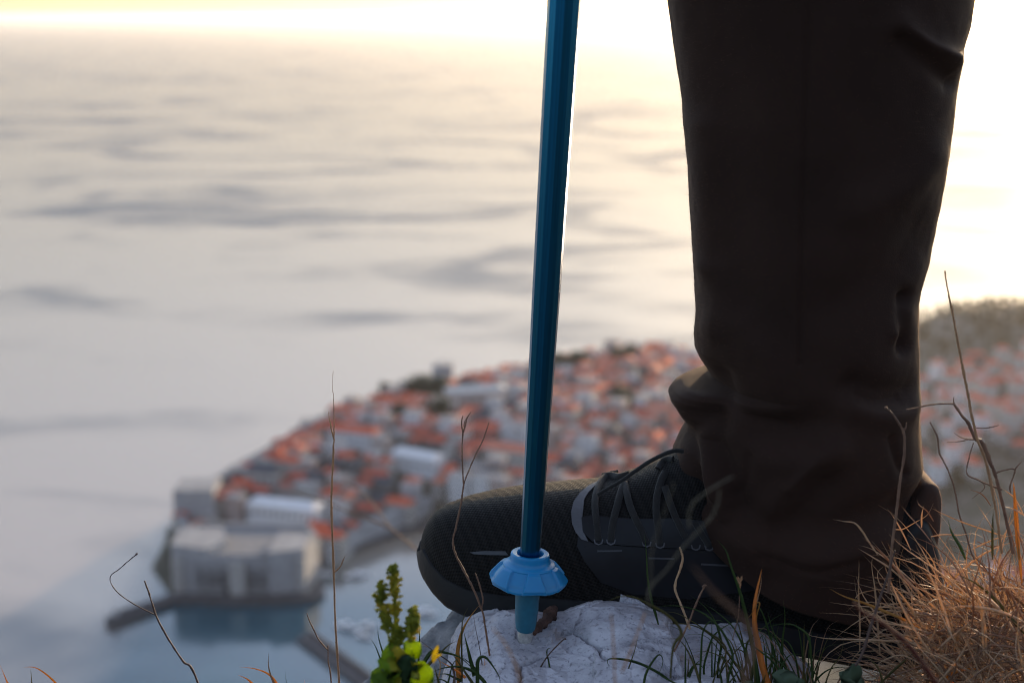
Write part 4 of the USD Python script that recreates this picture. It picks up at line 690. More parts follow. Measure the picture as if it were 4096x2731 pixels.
hs = [m3.Manifold.sphere(r, 24).translate([float(c) for c in (Wk(u, v, YS) + [0, dy, 0])]) for u, v, r in ((2118, 1112, .0062), (2130, 1128, .004), (2124, 1190, .005), (2085, 1165, .006), (2090, 1250, .006), (2112, 1260, .005), (2065, 1230, .006)) for dy in (-0.016, 0.016)]
hm = m3.Manifold.batch_hull(hs).refine_to_length(0.003).to_mesh(); ht = trimesh.Trimesh(hm.vert_properties[:, :3], hm.tri_verts); trimesh.smoothing.filter_taubin(ht, iterations=8)
dark_cloth('heel_cloth', (0.035, 0.020, 0.015), (0.055, 0.032, 0.024), 0.6, (0.9, 0.6, 0.45))
hto = obj('heel_tab', ht, 'heel_cloth', shoe, smooth=True); nap(shoe, np.array(ht.vertices), np.array(ht.vertex_normals), 3500, 0.0016, 4)
hs = [m3.Manifold.sphere(r, 24).translate([float(c) for c in (Wk(u, v, YS) + [0, dy, 0])]) for u, v, r in ((2085, 1190, .008), (2112, 1240, .006), (2118, 1330, .008), (2110, 1440, .009), (2000, 1300, .012), (2000, 1420, .012)) for dy in (-0.020, 0.020)]
hm = m3.Manifold.batch_hull(hs).refine_to_length(0.004).to_mesh(); ht = trimesh.Trimesh(hm.vert_properties[:, :3], hm.tri_verts); trimesh.smoothing.filter_taubin(ht, iterations=8); obj('heel_counter', ht, 'shoe_sole', shoe, smooth=True)
def lace(pts, w, flat=0.5, lift=0.0012, m='lace_cord'):
    x0, y0, s = VIEWS['H']; P = []
    for a, b in pts: p, n = hit(x0 + a / s, y0 + b / s); P.append(p + n * lift)
    P = curve(np.array(P), 30); n = len(P); t = np.gradient(P, axis=0); t /= np.linalg.norm(t, axis=1)[:, None]; face = np.array([0, -0.85, 0.5]); sd_ = np.cross(t, face); sd_ /= np.linalg.norm(sd_, axis=1)[:, None]; up = np.cross(sd_, t)
    a = np.arange(10) / 10 * 2 * math.pi; v = P[:, None] + w / 2 * (sd_[:, None] * np.cos(a)[None, :, None] + flat * up[:, None] * np.sin(a)[None, :, None]); f = grid_faces(n, 10, True)
    obj('lace', (v.reshape(-1, 3), np.vstack([f[:, [0, 1, 2]], f[:, [0, 2, 3]]])), m, shoe, smooth=True)
lace([(878, 815), (872, 720), (858, 600), (852, 480), (872, 370), (920, 280), (985, 235), (1060, 222)], 0.0042)
lace([(992, 815), (1000, 720), (1025, 600), (1062, 470), (1098, 360), (1130, 280)], 0.0044)
lace([(1308, 830), (1275, 740), (1215, 620), (1165, 500), (1140, 390), (1120, 300)], 0.0042)
lace([(1430, 840), (1418, 720), (1402, 560), (1410, 420), (1445, 290), (1490, 200)], 0.0044)
lace([(1660, 780), (1610, 680), (1555, 560), (1510, 430), (1480, 330)], 0.0042)
lace([(1870, 850), (1800, 740), (1740, 640)], 0.0042)
lace([(920, 250), (1000, 240), (1080, 250), (1160, 230)], 0.0044)
lace([(1420, 180), (1460, 120), (1510, 95), (1560, 90)], 0.0040)
bw = path('H', [(872, 400), (950, 352), (1080, 278), (1200, 195), (1330, 108), (1450, 45), (1560, 5), (1640, 10)], YS - 0.028, YS - 0.02); obj('lace', tube(curve(bw, 40), [0.0011, 0.0013, 0.0014], 8), 'lace_cord', shoe, smooth=True)
for x, y in ((880, 818), (992, 818), (1312, 835), (1432, 845), (1750, 860), (1870, 865)): patch('eyelet', 'H', [(x - 34, y - 18), (x - 26, y + 12), (x, y + 22), (x + 26, y + 12), (x + 34, y - 18), (x + 44, y - 16), (x + 34, y + 20), (x, y + 34), (x - 34, y + 20), (x - 44, y - 16)], 'shoe_edge', 0.0016, 10)

# ------------------------------------------------------------ grass, stalks and plants on the ledge
leafy('grass_green', (0.028, 0.055, 0.018), (0.06, 0.10, 0.032), 90.0, (0.16, 0.24, 0.03), 0.42, 0.35)
leafy('grass_olive', (0.06, 0.065, 0.025), (0.14, 0.12, 0.045), 60.0, (0.30, 0.26, 0.05), 0.5, 0.35)
leafy('grass_gold', (0.34, 0.20, 0.05), (0.46, 0.30, 0.10), 60.0, (0.75, 0.38, 0.05), 0.5, 0.45)
leafy('grass_orange', (0.55, 0.25, 0.06), (0.62, 0.36, 0.15), 40.0, (0.98, 0.45, 0.05), 0.55, 0.62)
leafy('grass_straw', (0.44, 0.31, 0.20), (0.60, 0.46, 0.32), 70.0, (0.80, 0.54, 0.29), 0.6, 0.42)
leafy('grass_straw_dark', (0.21, 0.135, 0.09), (0.34, 0.225, 0.155), 70.0, (0.52, 0.28, 0.12), 0.6, 0.35)
leafy('grass_red', (0.06, 0.016, 0.012), (0.10, 0.028, 0.02), 70.0, (0.2, 0.04, 0.015), 0.6, 0.3)
noisy('stalk_brown', [(0.3, (0.085, 0.038, 0.022)), (0.7, (0.19, 0.10, 0.058))], 150.0, rough=0.7, bump=0.6, bump_scale=900, dist=0.0005)
noisy('stalk_tan', [(0.3, (0.20, 0.095, 0.040)), (0.7, (0.34, 0.18, 0.085))], 150.0, rough=0.7, bump=0.5, bump_scale=900, dist=0.0005)
noisy('stalk_olive', [(0.3, (0.05, 0.042, 0.026)), (0.7, (0.10, 0.08, 0.05))], 150.0, rough=0.8)
noisy('stalk_dark', [(0.3, (0.030, 0.015, 0.011)), (0.7, (0.08, 0.042, 0.030))], 150.0, rough=0.7, bump=0.5, bump_scale=900, dist=0.0005)
def stalk(name, label, view, branches, y, m, cat='dry stalk', y1=None, root=None):
    """branches: (part name, points in one view of the photograph, radii in mm)."""
    t = thing(name, label, cat)
    for i, (part, pts, r, *vw) in enumerate(branches):
        p = path(vw[0] if vw else view, pts, y, y1) if not isinstance(pts, np.ndarray) else pts
        if i == 0 and root is not None: p = np.vstack([p[:1] + [[*root]], p]) if np.ndim(root) == 1 else p
        c = curve(p, max(14, 7 * len(p))); c = c + 0.00035 * (np.stack([meshkit.noise(np.column_stack([c[:, 2] * 300, c[:, 0] * 300, c[:, 1]]), 5 + i), np.zeros(len(c)), np.zeros(len(c))], 1) - [0.5, 0, 0])
        obj(part, tube(c, np.array(r) * 0.72 / 1000, 7, 0.5, i + len(label)), m, t, smooth=True)
    return t
down = (0.004, 0.0, -0.09)
stalk('dry_stalk', 'dark dry stalk at lower left with a thin side twig curling like a hook', 'C', [('stem', [(868, 1568), (800, 1470), (735, 1370), (683, 1270), (655, 1180), (633, 1120)], [1.0, 0.85, 0.75, 0.7, 0.6]),
      ('twig', [(683, 1270), (620, 1240), (560, 1205), (510, 1165), (485, 1125), (487, 1095), (520, 1070), (560, 1035), (598, 1004)], [0.5, 0.42, 0.36, 0.36, 0.42]), ('twig_tip', [(595, 1008), (600, 1002), (604, 1004)], [0.5, 0.9, 0.6])], 0.79, 'stalk_dark', root=(0.02, 0, -0.09))
stalk('dry_stalk', 'tall straight orange-brown dry stalk rising left of centre across the town to the sea', 'C', [('stem', [(1487, 1568), (1470, 1300), (1462, 1050), (1453, 800), (1459, 600), (1464, 495)], [0.85, 0.85, 0.8, 0.8, 0.75, 0.6]),
      ('stem_tip', [(1464, 495), (1463, 330), (1458, 270), (1460, 200)], [0.45, 0.22, 0.16, 0.12]), ('twig', [(1464, 500), (1450, 440), (1438, 380)], [0.7, 0.5, 0.15]), ('twig', [(1464, 1085), (1490, 1060), (1505, 1030), (1512, 1012)], [0.5, 0.5, 0.45, 0.15])], 0.79, 'stalk_tan', root=(0.004, 0, -0.09))
A2J = lambda x, y: (x, y)
stalk('dry_stalk', 'forked brown dry stalk before the shoe toe, two arms with split tips', 'A', [('stem', [(572, 1568), (545, 1400), (510, 1170), (490, 1100), (430, 960), (370, 850), (322, 728), (345, 600), (375, 450), (389, 358)], [0.8, 0.8, 0.75, 0.75, 0.8, 0.7, 0.7, 0.65]),
      ('arm', [(815, 1080), (806, 930), (808, 830), (811, 772)], [0.62, 0.5, 0.5, 0.55], 'J'), ('arm', [(815, 1082), (850, 990), (895, 890), (930, 820), (950, 765), (964, 720)], [0.5, 0.42, 0.38, 0.3, 0.3], 'J'),
      ('split_tip', [(811, 775), (803, 740), (806, 700), (813, 678)], [0.55, 0.45, 0.4, 0.2], 'J'), ('split_tip', [(813, 775), (825, 740), (833, 700), (860, 655)], [0.55, 0.45, 0.4, 0.15], 'J'), ('split_tip', [(817, 770), (820, 720), (835, 690)], [0.4, 0.35, 0.15], 'J'),
      ('twig', [(498, 1110), (505, 1060), (490, 990), (470, 930), (457, 897)], [0.5, 0.55, 0.6, 0.6, 0.3])], 0.725, 'stalk_brown', root=(0.003, 0, -0.05))
stalk('dry_stalk', 'short thin brown stalk with a bent side twig beside the tall straight one', 'C', [('stem', [(1452, 1568), (1440, 1480), (1437, 1403)], [0.6, 0.6, 0.4]), ('twig', [(1438, 1425), (1400, 1380), (1375, 1335), (1355, 1290), (1345, 1260)], [0.5, 0.5, 0.55, 0.45, 0.2])], 0.77, 'stalk_brown', root=(0.004, 0, -0.08))
stalk('dry_stalk', 'blurred forked twigs rising leftward behind the shoe toe', 'G', [('stem', [(1900, 1290), (1800, 1190), (1690, 1108), (1600, 1035), (1520, 970), (1430, 925), (1250, 860), (1080, 785), (900, 728)], [2.4, 2.4, 2.2, 2.1, 2.0, 1.7, 1.4]), ('arm', [(1515, 968), (1450, 880), (1400, 810), (1320, 725), (1240, 680)], [1.8, 1.6, 1.4, 1.0])], 1.85, 'stalk_brown', root=(0.05, 0, -0.9), y1=2.0)
# stalks at the right, above the dry tuft
stalk('dry_stalk', 'long straight brown stalk at the right reaching up to the bright sea', 'D', [('stem', [(1110, 1900), (1060, 1568), (1010, 1330), (960, 1200), (920, 1040), (895, 900), (860, 720), (830, 560), (800, 400), (775, 270)], [0.95, 0.95, 0.9, 0.9, 0.85, 0.85, 0.75, 0.6]), ('stem_tip', [(775, 270), (762, 215), (757, 180), (753, 130)], [0.5, 0.5, 0.55, 0.55])], 0.70, 'stalk_tan')
stalk('dry_stalk', 'ragged branched dry stalk with side twigs at the right edge of the leg', 'D', [('stem', [(1180, 1900), (1110, 1568), (1065, 1400), (1040, 1340), (1010, 1260), (985, 1205), (950, 1185), (925, 1140), (895, 1080), (860, 1040), (830, 995), (810, 965)], [1.0, 1.0, 1.1, 1.5, 1.6, 1.5, 1.2, 0.9, 0.9, 0.7]),
      ('twig', [(810, 965), (770, 963), (700, 965), (620, 977), (560, 992), (510, 1000)], [0.6, 0.6, 0.55, 0.5, 0.4]), ('twig', [(810, 965), (806, 940), (809, 920)], [0.5, 0.3, 0.1]), ('twig', [(945, 1187), (900, 1185), (850, 1172), (810, 1145)], [0.6, 0.5, 0.4, 0.15]), ('twig', [(900, 1187), (840, 1200), (765, 1205)], [0.4, 0.35, 0.15]),
      ('twig', [(950, 1115), (1000, 1117), (1050, 1108), (1090, 1098)], [0.4, 0.4, 0.4, 0.15]), ('twig', [(930, 1210), (905, 1300), (890, 1400), (960, 1440), (1040, 1475), (1110, 1500)], [0.3, 0.35, 0.4, 0.6, 0.7, 0.6]), ('twig', [(1065, 1400), (1120, 1380), (1190, 1378), (1160, 1480), (1165, 1520)], [0.5, 0.5, 0.5, 0.55, 0.4]),
      ('twig', [(1190, 1378), (1210, 1350), (1232, 1328)], [0.5, 0.4, 0.15]), ('twig', [(970, 1440), (1000, 1490), (925, 1555)], [0.3, 0.3, 0.12])], 0.71, 'stalk_brown')
stalk('dry_stalk', 'thin crooked stalk between the trouser leg and the ragged branched one', 'F', [('stem', [(1760, 1640), (1730, 1568), (1690, 1430), (1640, 1280), (1600, 1080), (1560, 960), (1500, 840), (1482, 790), (1470, 690), (1450, 640), (1413, 565)], [0.55, 0.55, 0.55, 0.5, 0.5, 0.55, 0.5, 0.35])], 0.72, 'stalk_brown')
stalk('dry_stalk', 'brown stalk with a short forked tip standing before the dark trouser hem', 'F', [('stem', [(1085, 1900), (1110, 1568), (1150, 1250), (1180, 1000), (1205, 850), (1212, 700), (1200, 632)], [0.95, 0.95, 0.9, 0.85, 0.8, 0.8]), ('arm', [(1200, 632), (1160, 560), (1110, 490), (1068, 452)], [0.75, 0.7, 0.7, 0.55]), ('arm', [(1203, 632), (1222, 605), (1226, 570)], [0.6, 0.5, 0.3]), ('bud', [(1080, 460), (1066, 451), (1055, 452)], [0.6, 1.0, 0.6])], 0.69, 'stalk_brown')
stalk('dry_stalk', 'grey leaning stalk crossing the dark shoe heel beside the dry tuft', 'B', [('stem', [(1250, 1460), (1290, 1390), (1350, 1200), (1405, 1030), (1450, 900), (1490, 760)], [1.0, 1.0, 0.9, 0.7, 0.5])], 0.66, 'stalk_dark')
stalk('dry_stalk', 'dark red thick blurred stalk slanting down right in front of the dry tuft', 'B', [('stem', [(1240, 1075), (1290, 1130), (1400, 1190), (1500, 1270), (1600, 1370), (1760, 1590)], [0.6, 1.0, 1.2, 1.3, 1.3])], 0.52, 'grass_red')
# blurred ones close to the lens
stalk('bent_grass_stalk', 'blurred olive stalk bent over in an open loop in front of the laces', 'H', [('stem', [(1320, 1335), (1350, 1225), (1500, 1060), (1600, 920), (1700, 800), (1820, 680), (1900, 590), (1950, 480), (1968, 360)], [0.45, 0.45, 0.42, 0.4, 0.4, 0.3]), ('tip', [(1700, 690), (1695, 570), (1735, 470), (1830, 390), (1950, 310), (2090, 235)], [0.42, 0.42, 0.42, 0.36])], 0.47, 'stalk_olive', cat='grass stalk')
stalk('bent_grass_stalk', 'very blurred faint upright grass stalk before the shoe laces', 'H', [('stem', [(1320, 1480), (1350, 1150), (1360, 900), (1420, 700), (1500, 480), (1560, 290)], [0.25, 0.25, 0.22, 0.2])], 0.45, 'stalk_olive', cat='grass stalk')
def blades(name, label, cat, items, y, part='blade', group=None, spread=0.02, seed=0, root=0.05):
    """items: (view, points, width in mm, material). Each blade is a part of its tuft."""
    t = thing(name, label, cat, group=group); r_ = np.random.default_rng(seed)
    for view, pts, w, m in items:
        yy = y + r_.uniform(-spread, spread); p = path(view, pts, yy)
        p = np.vstack([p[:1] + [[r_.uniform(-.002, .002), 0, -root]], p[:1] + [[0, 0, -root * 0.45]], p[:1] + (p[:1] - p[1:2]) * 0.5 + [[0, 0, -0.004]], p]) if root else p
        obj(part, ribbon(curve(p, 26), w / 1000, facing=(r_.uniform(-.5, .5), -1, r_.uniform(0, .5))), m, t, smooth=True)
    return t
blades('bud_blade', 'blurred reddish brown leaf bud slanting down right in front of the shoe sole', 'dead leaf', [('H', [(2230, 1560), (2100, 1430), (1960, 1310), (1850, 1190), (1760, 1080), (1680, 1000)], 1.9, 'stalk_brown')], 0.37, part='leaf', root=0.03)
blades('arched_blade', 'blurred brown-green grass blade arching over the rock in front of the sole', 'grass blade', [('H', [(1560, 1520), (1420, 1420), (1300, 1360), (1180, 1310), (1050, 1315), (930, 1385)], 1.6, 'grass_olive')], 0.62, root=0.03)
blades('orange_blade', 'broad orange dry grass blade standing upright, split pale tip, right of the pale rock', 'dry blade', [('B', [(735, 1610), (690, 1480), (662, 1340), (640, 1230), (635, 1120), (648, 1020), (668, 930), (680, 872)], 3.6, 'grass_orange'), ('B', [(640, 1120), (655, 1050), (672, 980), (682, 890)], 0.9, 'grass_straw'), ('B', [(650, 1080), (615, 1150), (565, 1192)], 0.7, 'grass_gold')], 0.685, spread=0.002, root=0.02)
GB = [('B', [(1060, 1590), (1100, 1480), (1160, 1390), (1185, 1250)], 1.2, 'grass_olive'), ('B', [(1420, 1590), (1390, 1480), (1320, 1410), (1240, 1400)], 1.3, 'grass_olive'), ('B', [(980, 1590), (1060, 1500), (1150, 1470), (1260, 1490)], 1.3, 'grass_green'), ('B', [(1040, 1600), (1000, 1500), (930, 1440)], 1.3, 'grass_green'), ('B', [(1320, 1590), (1270, 1500), (1180, 1450)], 1.0, 'grass_straw'), ('B', [(1130, 1590), (1200, 1480), (1300, 1430), (1420, 1440)], 1.2, 'grass_straw_dark'),
      ('B', [(600, 1568), (520, 1450), (420, 1320), (300, 1230), (180, 1205), (50, 1200)], 1.5, 'grass_olive'), ('B', [(480, 1330), (430, 1240), (350, 1160), (260, 1115), (130, 1095), (20, 1112)], 1.3, 'grass_green'),
      ('B', [(430, 1310), (360, 1260), (270, 1200), (170, 1145), (75, 1130)], 1.1, 'grass_olive'), ('B', [(310, 1400), (320, 1260), (360, 1195), (420, 1185), (450, 1200)], 1.2, 'grass_green'), ('B', [(345, 1392), (380, 1290), (430, 1240), (500, 1200), (540, 1190)], 1.2, 'grass_green'),
      ('B', [(160, 1575), (80, 1530), (0, 1475)], 1.6, 'grass_green'), ('B', [(225, 1575), (250, 1480), (290, 1450), (325, 1480), (350, 1575)], 1.5, 'grass_green'), ('B', [(800, 1400), (805, 1300), (820, 1180), (812, 1068)], 2.2, 'grass_green'), ('B', [(830, 1500), (790, 1350), (740, 1230), (715, 1133)], 1.9, 'grass_green'),
      ('B', [(980, 1430), (965, 1290), (920, 1240), (860, 1210), (780, 1210), (690, 1235)], 1.4, 'grass_green'), ('B', [(620, 1285), (690, 1230), (760, 1170), (842, 1130)], 1.3, 'grass_green'), ('B', [(600, 1575), (570, 1350), (540, 1220), (508, 1138)], 1.6, 'grass_olive'), ('B', [(745, 1340), (700, 1180), (660, 1100), (638, 1095)], 1.6, 'grass_green'),
      ('B', [(840, 1575), (760, 1450), (680, 1380), (600, 1330), (500, 1330)], 1.6, 'grass_green'), ('B', [(660, 1575), (620, 1330), (560, 1060), (500, 880), (460, 760), (408, 698)], 2.4, 'grass_green'), ('B', [(420, 1260), (390, 1180), (330, 1100), (248, 1035)], 1.3, 'grass_green'), ('B', [(560, 1330), (500, 1220), (400, 1130), (330, 1085)], 1.3, 'grass_green'),
      ('B', [(520, 1560), (460, 1450), (430, 1400), (440, 1385)], 1.0, 'grass_olive'), ('B', [(700, 1575), (740, 1440), (740, 1290), (755, 1180)], 1.7, 'grass_green'), ('B', [(900, 1575), (820, 1470), (720, 1390), (640, 1350)], 1.8, 'grass_green'), ('B', [(640, 1575), (625, 1400), (600, 1245)], 1.8, 'grass_olive'), ('B', [(480, 1568), (545, 1480), (580, 1380)], 1.4, 'grass_green'),
      ('B', [(380, 1575), (420, 1450), (450, 1385), (520, 1370)], 1.0, 'grass_olive'), ('B', [(900, 1500), (880, 1400), (840, 1320), (770, 1290), (690, 1290)], 1.2, 'grass_green'), ('B', [(620, 1575), (610, 1450), (560, 1370), (470, 1370), (420, 1390)], 1.2, 'grass_olive'), ('B', [(560, 1585), (480, 1440), (350, 1375), (240, 1385)], 1.2, 'grass_olive')]
g_ = np.random.default_rng(31)
for _ in range(44):
    x, h, a = g_.uniform(180, 1020), g_.uniform(130, 430), g_.normal(0, 0.55); y0 = 1600 - g_.uniform(0, 60)
    GB.append(('B', [(x, y0), (x + h * .25 * a, y0 - h * .45), (x + h * .6 * a, y0 - h * .8), (x + h * a * 1.1, y0 - h * (1 - .25 * abs(a)))], g_.uniform(0.7, 1.7), ['grass_green', 'grass_green', 'grass_olive', 'grass_straw_dark'][int(g_.integers(4))]))
blades('grass_tuft', 'tuft of thin curved green grass blades in front of the shoe, around the orange blade', 'grass', GB, 0.70, seed=3)
blades('lone_grass', 'single slim green grass blade curving up before the shoe laces', 'grass blade', [('H', [(1420, 1560), (1390, 1450), (1360, 1350), (1325, 1150), (1310, 900), (1292, 748)], 1.5, 'grass_green')], 0.725, root=0)
stalk('dry_stalk', 'pinkish grey wavy stalk rising from the rock before the shoe side', 'H', [('stem', [(1700, 1600), (1665, 1490), (1620, 1380), (1572, 1260), (1575, 1170), (1610, 1080), (1636, 970), (1625, 910), (1610, 868)], [0.8, 0.8, 0.85, 0.8, 0.75, 0.6])], 0.715, 'grass_straw')
stalk('dry_stalk', 'slanting grey stalk with a knobbed tip between the wavy one and the green blades', 'H', [('stem', [(1560, 1800), (1680, 1568), (1745, 1400), (1800, 1280), (1832, 1212)], [0.7, 0.65, 0.6, 0.5]), ('bud', [(1815, 1225), (1832, 1210), (1852, 1213)], [0.5, 0.9, 0.4])], 0.70, 'stalk_brown')
sh = stalk('seed_stalk', 'thin stalk with a small reddish brush-like seed head', 'H', [('stem', [(2080, 1700), (2135, 1480), (2146, 1250)], [0.3, 0.3, 0.3])], 0.70, 'stalk_brown', cat='seed head')
g_ = np.random.default_rng(5)
obj('seed_head', join([tube(curve(path('H', [(2145, 1250), (2140 + g_.uniform(-14, 14), 1200), (2140 + g_.uniform(-36, 36), 1130 + g_.uniform(-10, 30))], 0.70 + g_.uniform(-.003, .003)), 6), [0.0003, 0.0005, 0.0001], 4) for _ in range(22)]), 'stalk_tan', sh, smooth=True)
EB = [('E', [(460, 1260), (440, 1190), (385, 1000), (375, 862)], 1.6, 'grass_green'), ('E', [(430, 1330), (410, 1260), (350, 1100), (285, 1000)], 1.4, 'grass_green'), ('E', [(840, 1300), (855, 1000), (857, 868)], 1.6, 'grass_green')]
blades('grass_tuft', 'few straight green grass blades sticking up around the blurred leafy plant', 'grass', EB, 0.70, seed=4)
EB = [('E', [(1340, 960), (1345, 850), (1365, 750), (1410, 658)], 1.0, 'grass_olive'), ('E', [(1310, 1540), (1300, 1400), (1290, 1180), (1320, 1000), (1370, 870), (1450, 740), (1535, 636)], 2.8, 'grass_gold'), ('E', [(1520, 1540), (1450, 1280), (1400, 1080), (1358, 915)], 3.6, 'grass_green'),
      ('E', [(950, 1320), (1060, 1210), (1180, 1090), (1292, 1034)], 1.9, 'grass_olive'), ('E', [(1470, 1540), (1380, 1400), (1280, 1250), (1188, 1138)], 1.9, 'grass_olive'), ('E', [(900, 1310), (960, 1200), (1020, 1155), (1150, 1170), (1290, 1210), (1400, 1290), (1560, 1460)], 2.2, 'grass_green'),
      ('E', [(1420, 1500), (1300, 1390), (1180, 1320), (1078, 1265)], 2.0, 'grass_orange'), ('E', [(1520, 1420), (1520, 1280), (1560, 1220), (1620, 1230), (1700, 1330), (1770, 1450), (1780, 1540)], 2.0, 'grass_green'), ('E', [(1560, 1460), (1440, 1370), (1280, 1330), (1120, 1350), (1008, 1392)], 2.0, 'grass_green'),
      ('E', [(1400, 1540), (1240, 1450), (1150, 1415), (1020, 1425)], 1.8, 'grass_green'), ('E', [(1240, 1360), (1200, 1280), (1000, 1140), (790, 970)], 1.3, 'stalk_dark'), ('E', [(1240, 1530), (1270, 1320)], 1.5, 'stalk_dark'), ('E', [(1560, 1470), (1480, 1330), (1380, 1250), (1300, 1200)], 1.4, 'grass_green'),
      ('E', [(1050, 1200), (960, 1110), (850, 1080)], 0.8, 'grass_straw'), ('E', [(1620, 1540), (1600, 1400), (1605, 1280), (1585, 1200)], 1.0, 'grass_orange'), ('E', [(1080, 1540), (1050, 1420), (1025, 1330)], 2.0, 'grass_olive'), ('E', [(1200, 1540), (1110, 1480), (1000, 1490)], 1.6, 'grass_green'), ('E', [(1330, 1540), (1325, 1300), (1300, 1050)], 0.9, 'stalk_brown'),
      ('E', [(1600, 1540), (1555, 1180), (1490, 850), (1465, 648)], 0.75, 'stalk_dark'), ('E', [(1180, 1540), (1240, 1300), (1330, 1220)], 1.5, 'grass_green')]
blades('grass_tuft', 'grass tuft with one yellow blade at the left end of the pale rock', 'grass', EB, 0.705, seed=6)
CB = [('C', [(40, 1580), (25, 1545), (0, 1488)], 2.4, 'grass_gold')]
blades('lone_grass', 'golden grass blade cut by the left edge at the bottom corner', 'grass blade', CB, 0.74, root=0.1)
blades('lone_grass', 'long golden blade arching left at the bottom left corner', 'grass blade', [('C', [(262, 1590), (235, 1555), (190, 1518), (150, 1498), (103, 1497)], 2.0, 'grass_gold')], 0.74, root=0.1)
blades('lone_grass', 'tiny dark upright blade tip under the arching golden blade', 'grass blade', [('C', [(142, 1600), (138, 1540), (134, 1505)], 1.5, 'grass_olive')], 0.75, root=0.1)
blades('grass_tuft', 'small group of pale yellow blade tips at the bottom edge left of the tall stalk', 'grass', [('C', [(1215, 1575), (1180, 1530), (1120, 1505), (1050, 1496)], 1.8, 'grass_gold'), ('C', [(1205, 1580), (1185, 1530), (1176, 1480), (1179, 1428)], 1.5, 'stalk_tan'), ('C', [(1115, 1580), (1085, 1550), (1045, 1532)], 2.2, 'grass_gold'), ('C', [(1258, 1600), (1250, 1512)], 0.9, 'grass_green'), ('C', [(1338, 1610), (1334, 1550)], 1.2, 'grass_gold')], 0.75, root=0.1, seed=9)
stalk('dry_stalk', 'thin curved dark stalk lying over the pale rock below the crack', 'A', [('stem', [(815, 1575), (850, 1480), (900, 1400), (950, 1345), (995, 1302), (1010, 1298)], [0.6, 0.55, 0.5, 0.55, 0.6])], 0.72, 'stalk_dark')
blades('lone_grass', 'hooked dark green blade on the pale rock right of the pole tip', 'grass blade', [('A', [(925, 1590), (908, 1450), (893, 1380), (905, 1356), (930, 1352)], 1.4, 'grass_green')], 0.715, root=0.02)
blades('lone_grass', 'long green blade lying across the pale rock towards the crevice', 'grass blade', [('A', [(1680, 1590), (1600, 1520), (1480, 1455), (1380, 1425), (1300, 1417), (1262, 1428), (1275, 1480)], 1.6, 'grass_green')], 0.70, root=0)
blades('lone_grass', 'slim upright green blade in front of the pale rock right half', 'grass blade', [('A', [(1350, 1600), (1390, 1480), (1430, 1360), (1448, 1270)], 1.3, 'grass_olive')], 0.70, root=0.02)
blades('lone_grass', 'bent green blade making an arch at the foot of the pale rock', 'grass blade', [('A', [(1480, 1600), (1500, 1500), (1560, 1405), (1590, 1400), (1598, 1450), (1560, 1540)], 1.4, 'grass_green')], 0.69, root=0.02)
stalk('dry_stalk', 'faint blurred pair of stalks in front of the pale rock', 'A', [('stem', [(1310, 1590), (1300, 1350), (1285, 1150)], [0.5, 0.45, 0.4]), ('arm', [(1350, 1500), (1420, 1330), (1490, 1140)], [0.5, 0.5, 0.45])], 0.50, 'stalk_tan')
stalk('dry_stalk', 'faint blurred stalk close to the lens left of the pole tip', 'A', [('stem', [(740, 1590), (700, 1450), (640, 1330), (560, 1230)], [0.6, 0.5, 0.4])], 0.47, 'stalk_tan')
# low broad leaves at the bottom right
leafy('leaf_grey_green', (0.05, 0.085, 0.05), (0.09, 0.125, 0.075), 60.0, (0.12, 0.18, 0.05), 0.5, 0.25)
lob = lambda s: np.sin(np.clip(s, 0.02, 0.995) * math.pi) ** 0.7 * (0.6 + 0.5 * s)
t = thing('leafy_weed', 'low weed with broad grey-green leaves at the bottom edge under the dry tuft', 'weed')
for pts, w in (([(1170, 1640), (1200, 1560), (1235, 1490), (1240, 1445)], 11), ([(1300, 1640), (1270, 1560), (1190, 1530), (1150, 1500)], 8), ([(880, 1660), (850, 1590), (800, 1540), (745, 1515)], 12), ([(760, 1660), (790, 1580), (850, 1540), (900, 1535)], 10), ([(560, 1660), (600, 1600), (580, 1555)], 8), ([(930, 1650), (915, 1580), (905, 1535)], 6)):
    obj('leaf', ribbon(curve(path('B', pts, 0.67), 22), w / 1000, fold=0.25, facing=(0.2, -1, 0.5), profile=lob), 'leaf_grey_green', t, smooth=True)

# leafy herb in front, out of focus
leafy('herb_leaf', (0.09, 0.17, 0.018), (0.18, 0.28, 0.03), 40.0, (0.46, 0.60, 0.02), 0.5, 0.6)
leafy('herb_leaf_dark', (0.025, 0.065, 0.030), (0.05, 0.10, 0.045), 40.0, (0.08, 0.16, 0.03), 0.45, 0.35)
leafy('herb_flower', (0.34, 0.34, 0.04), (0.55, 0.48, 0.06), 300.0, (0.85, 0.70, 0.03), 0.6, 0.5)
leafy('herb_bud', (0.13, 0.17, 0.025), (0.34, 0.34, 0.045), 300.0, (0.62, 0.62, 0.03), 0.6, 0.5)
herb = thing('flowering_herb', 'blurred bright green leafy herb with yellow-green flower spikes left of the rock', 'plant'); YH = 0.60; g_ = np.random.default_rng(12)
for pts, r in (([(620, 1900), (605, 1500), (600, 1000), (575, 700), (565, 400), (550, 170)], [2.0, 1.7, 1.4, 0.9, 0.6, 0.3]), ([(600, 1050), (540, 860), (450, 690), (405, 600), (408, 440)], [1.0, 0.9, 0.8, 0.6, 0.4]), ([(600, 1100), (690, 980), (760, 900), (800, 720)], [1.0, 0.9, 0.7, 0.4]), ([(590, 950), (520, 860), (460, 780)], [0.8, 0.6, 0.4]), ([(540, 1200), (510, 1050), (490, 900)], [0.7, 0.6, 0.4])):
    obj('stem', tube(curve(path('E', pts, YH), 24), np.array(r) / 1000, 7), 'herb_bud', herb, smooth=True)
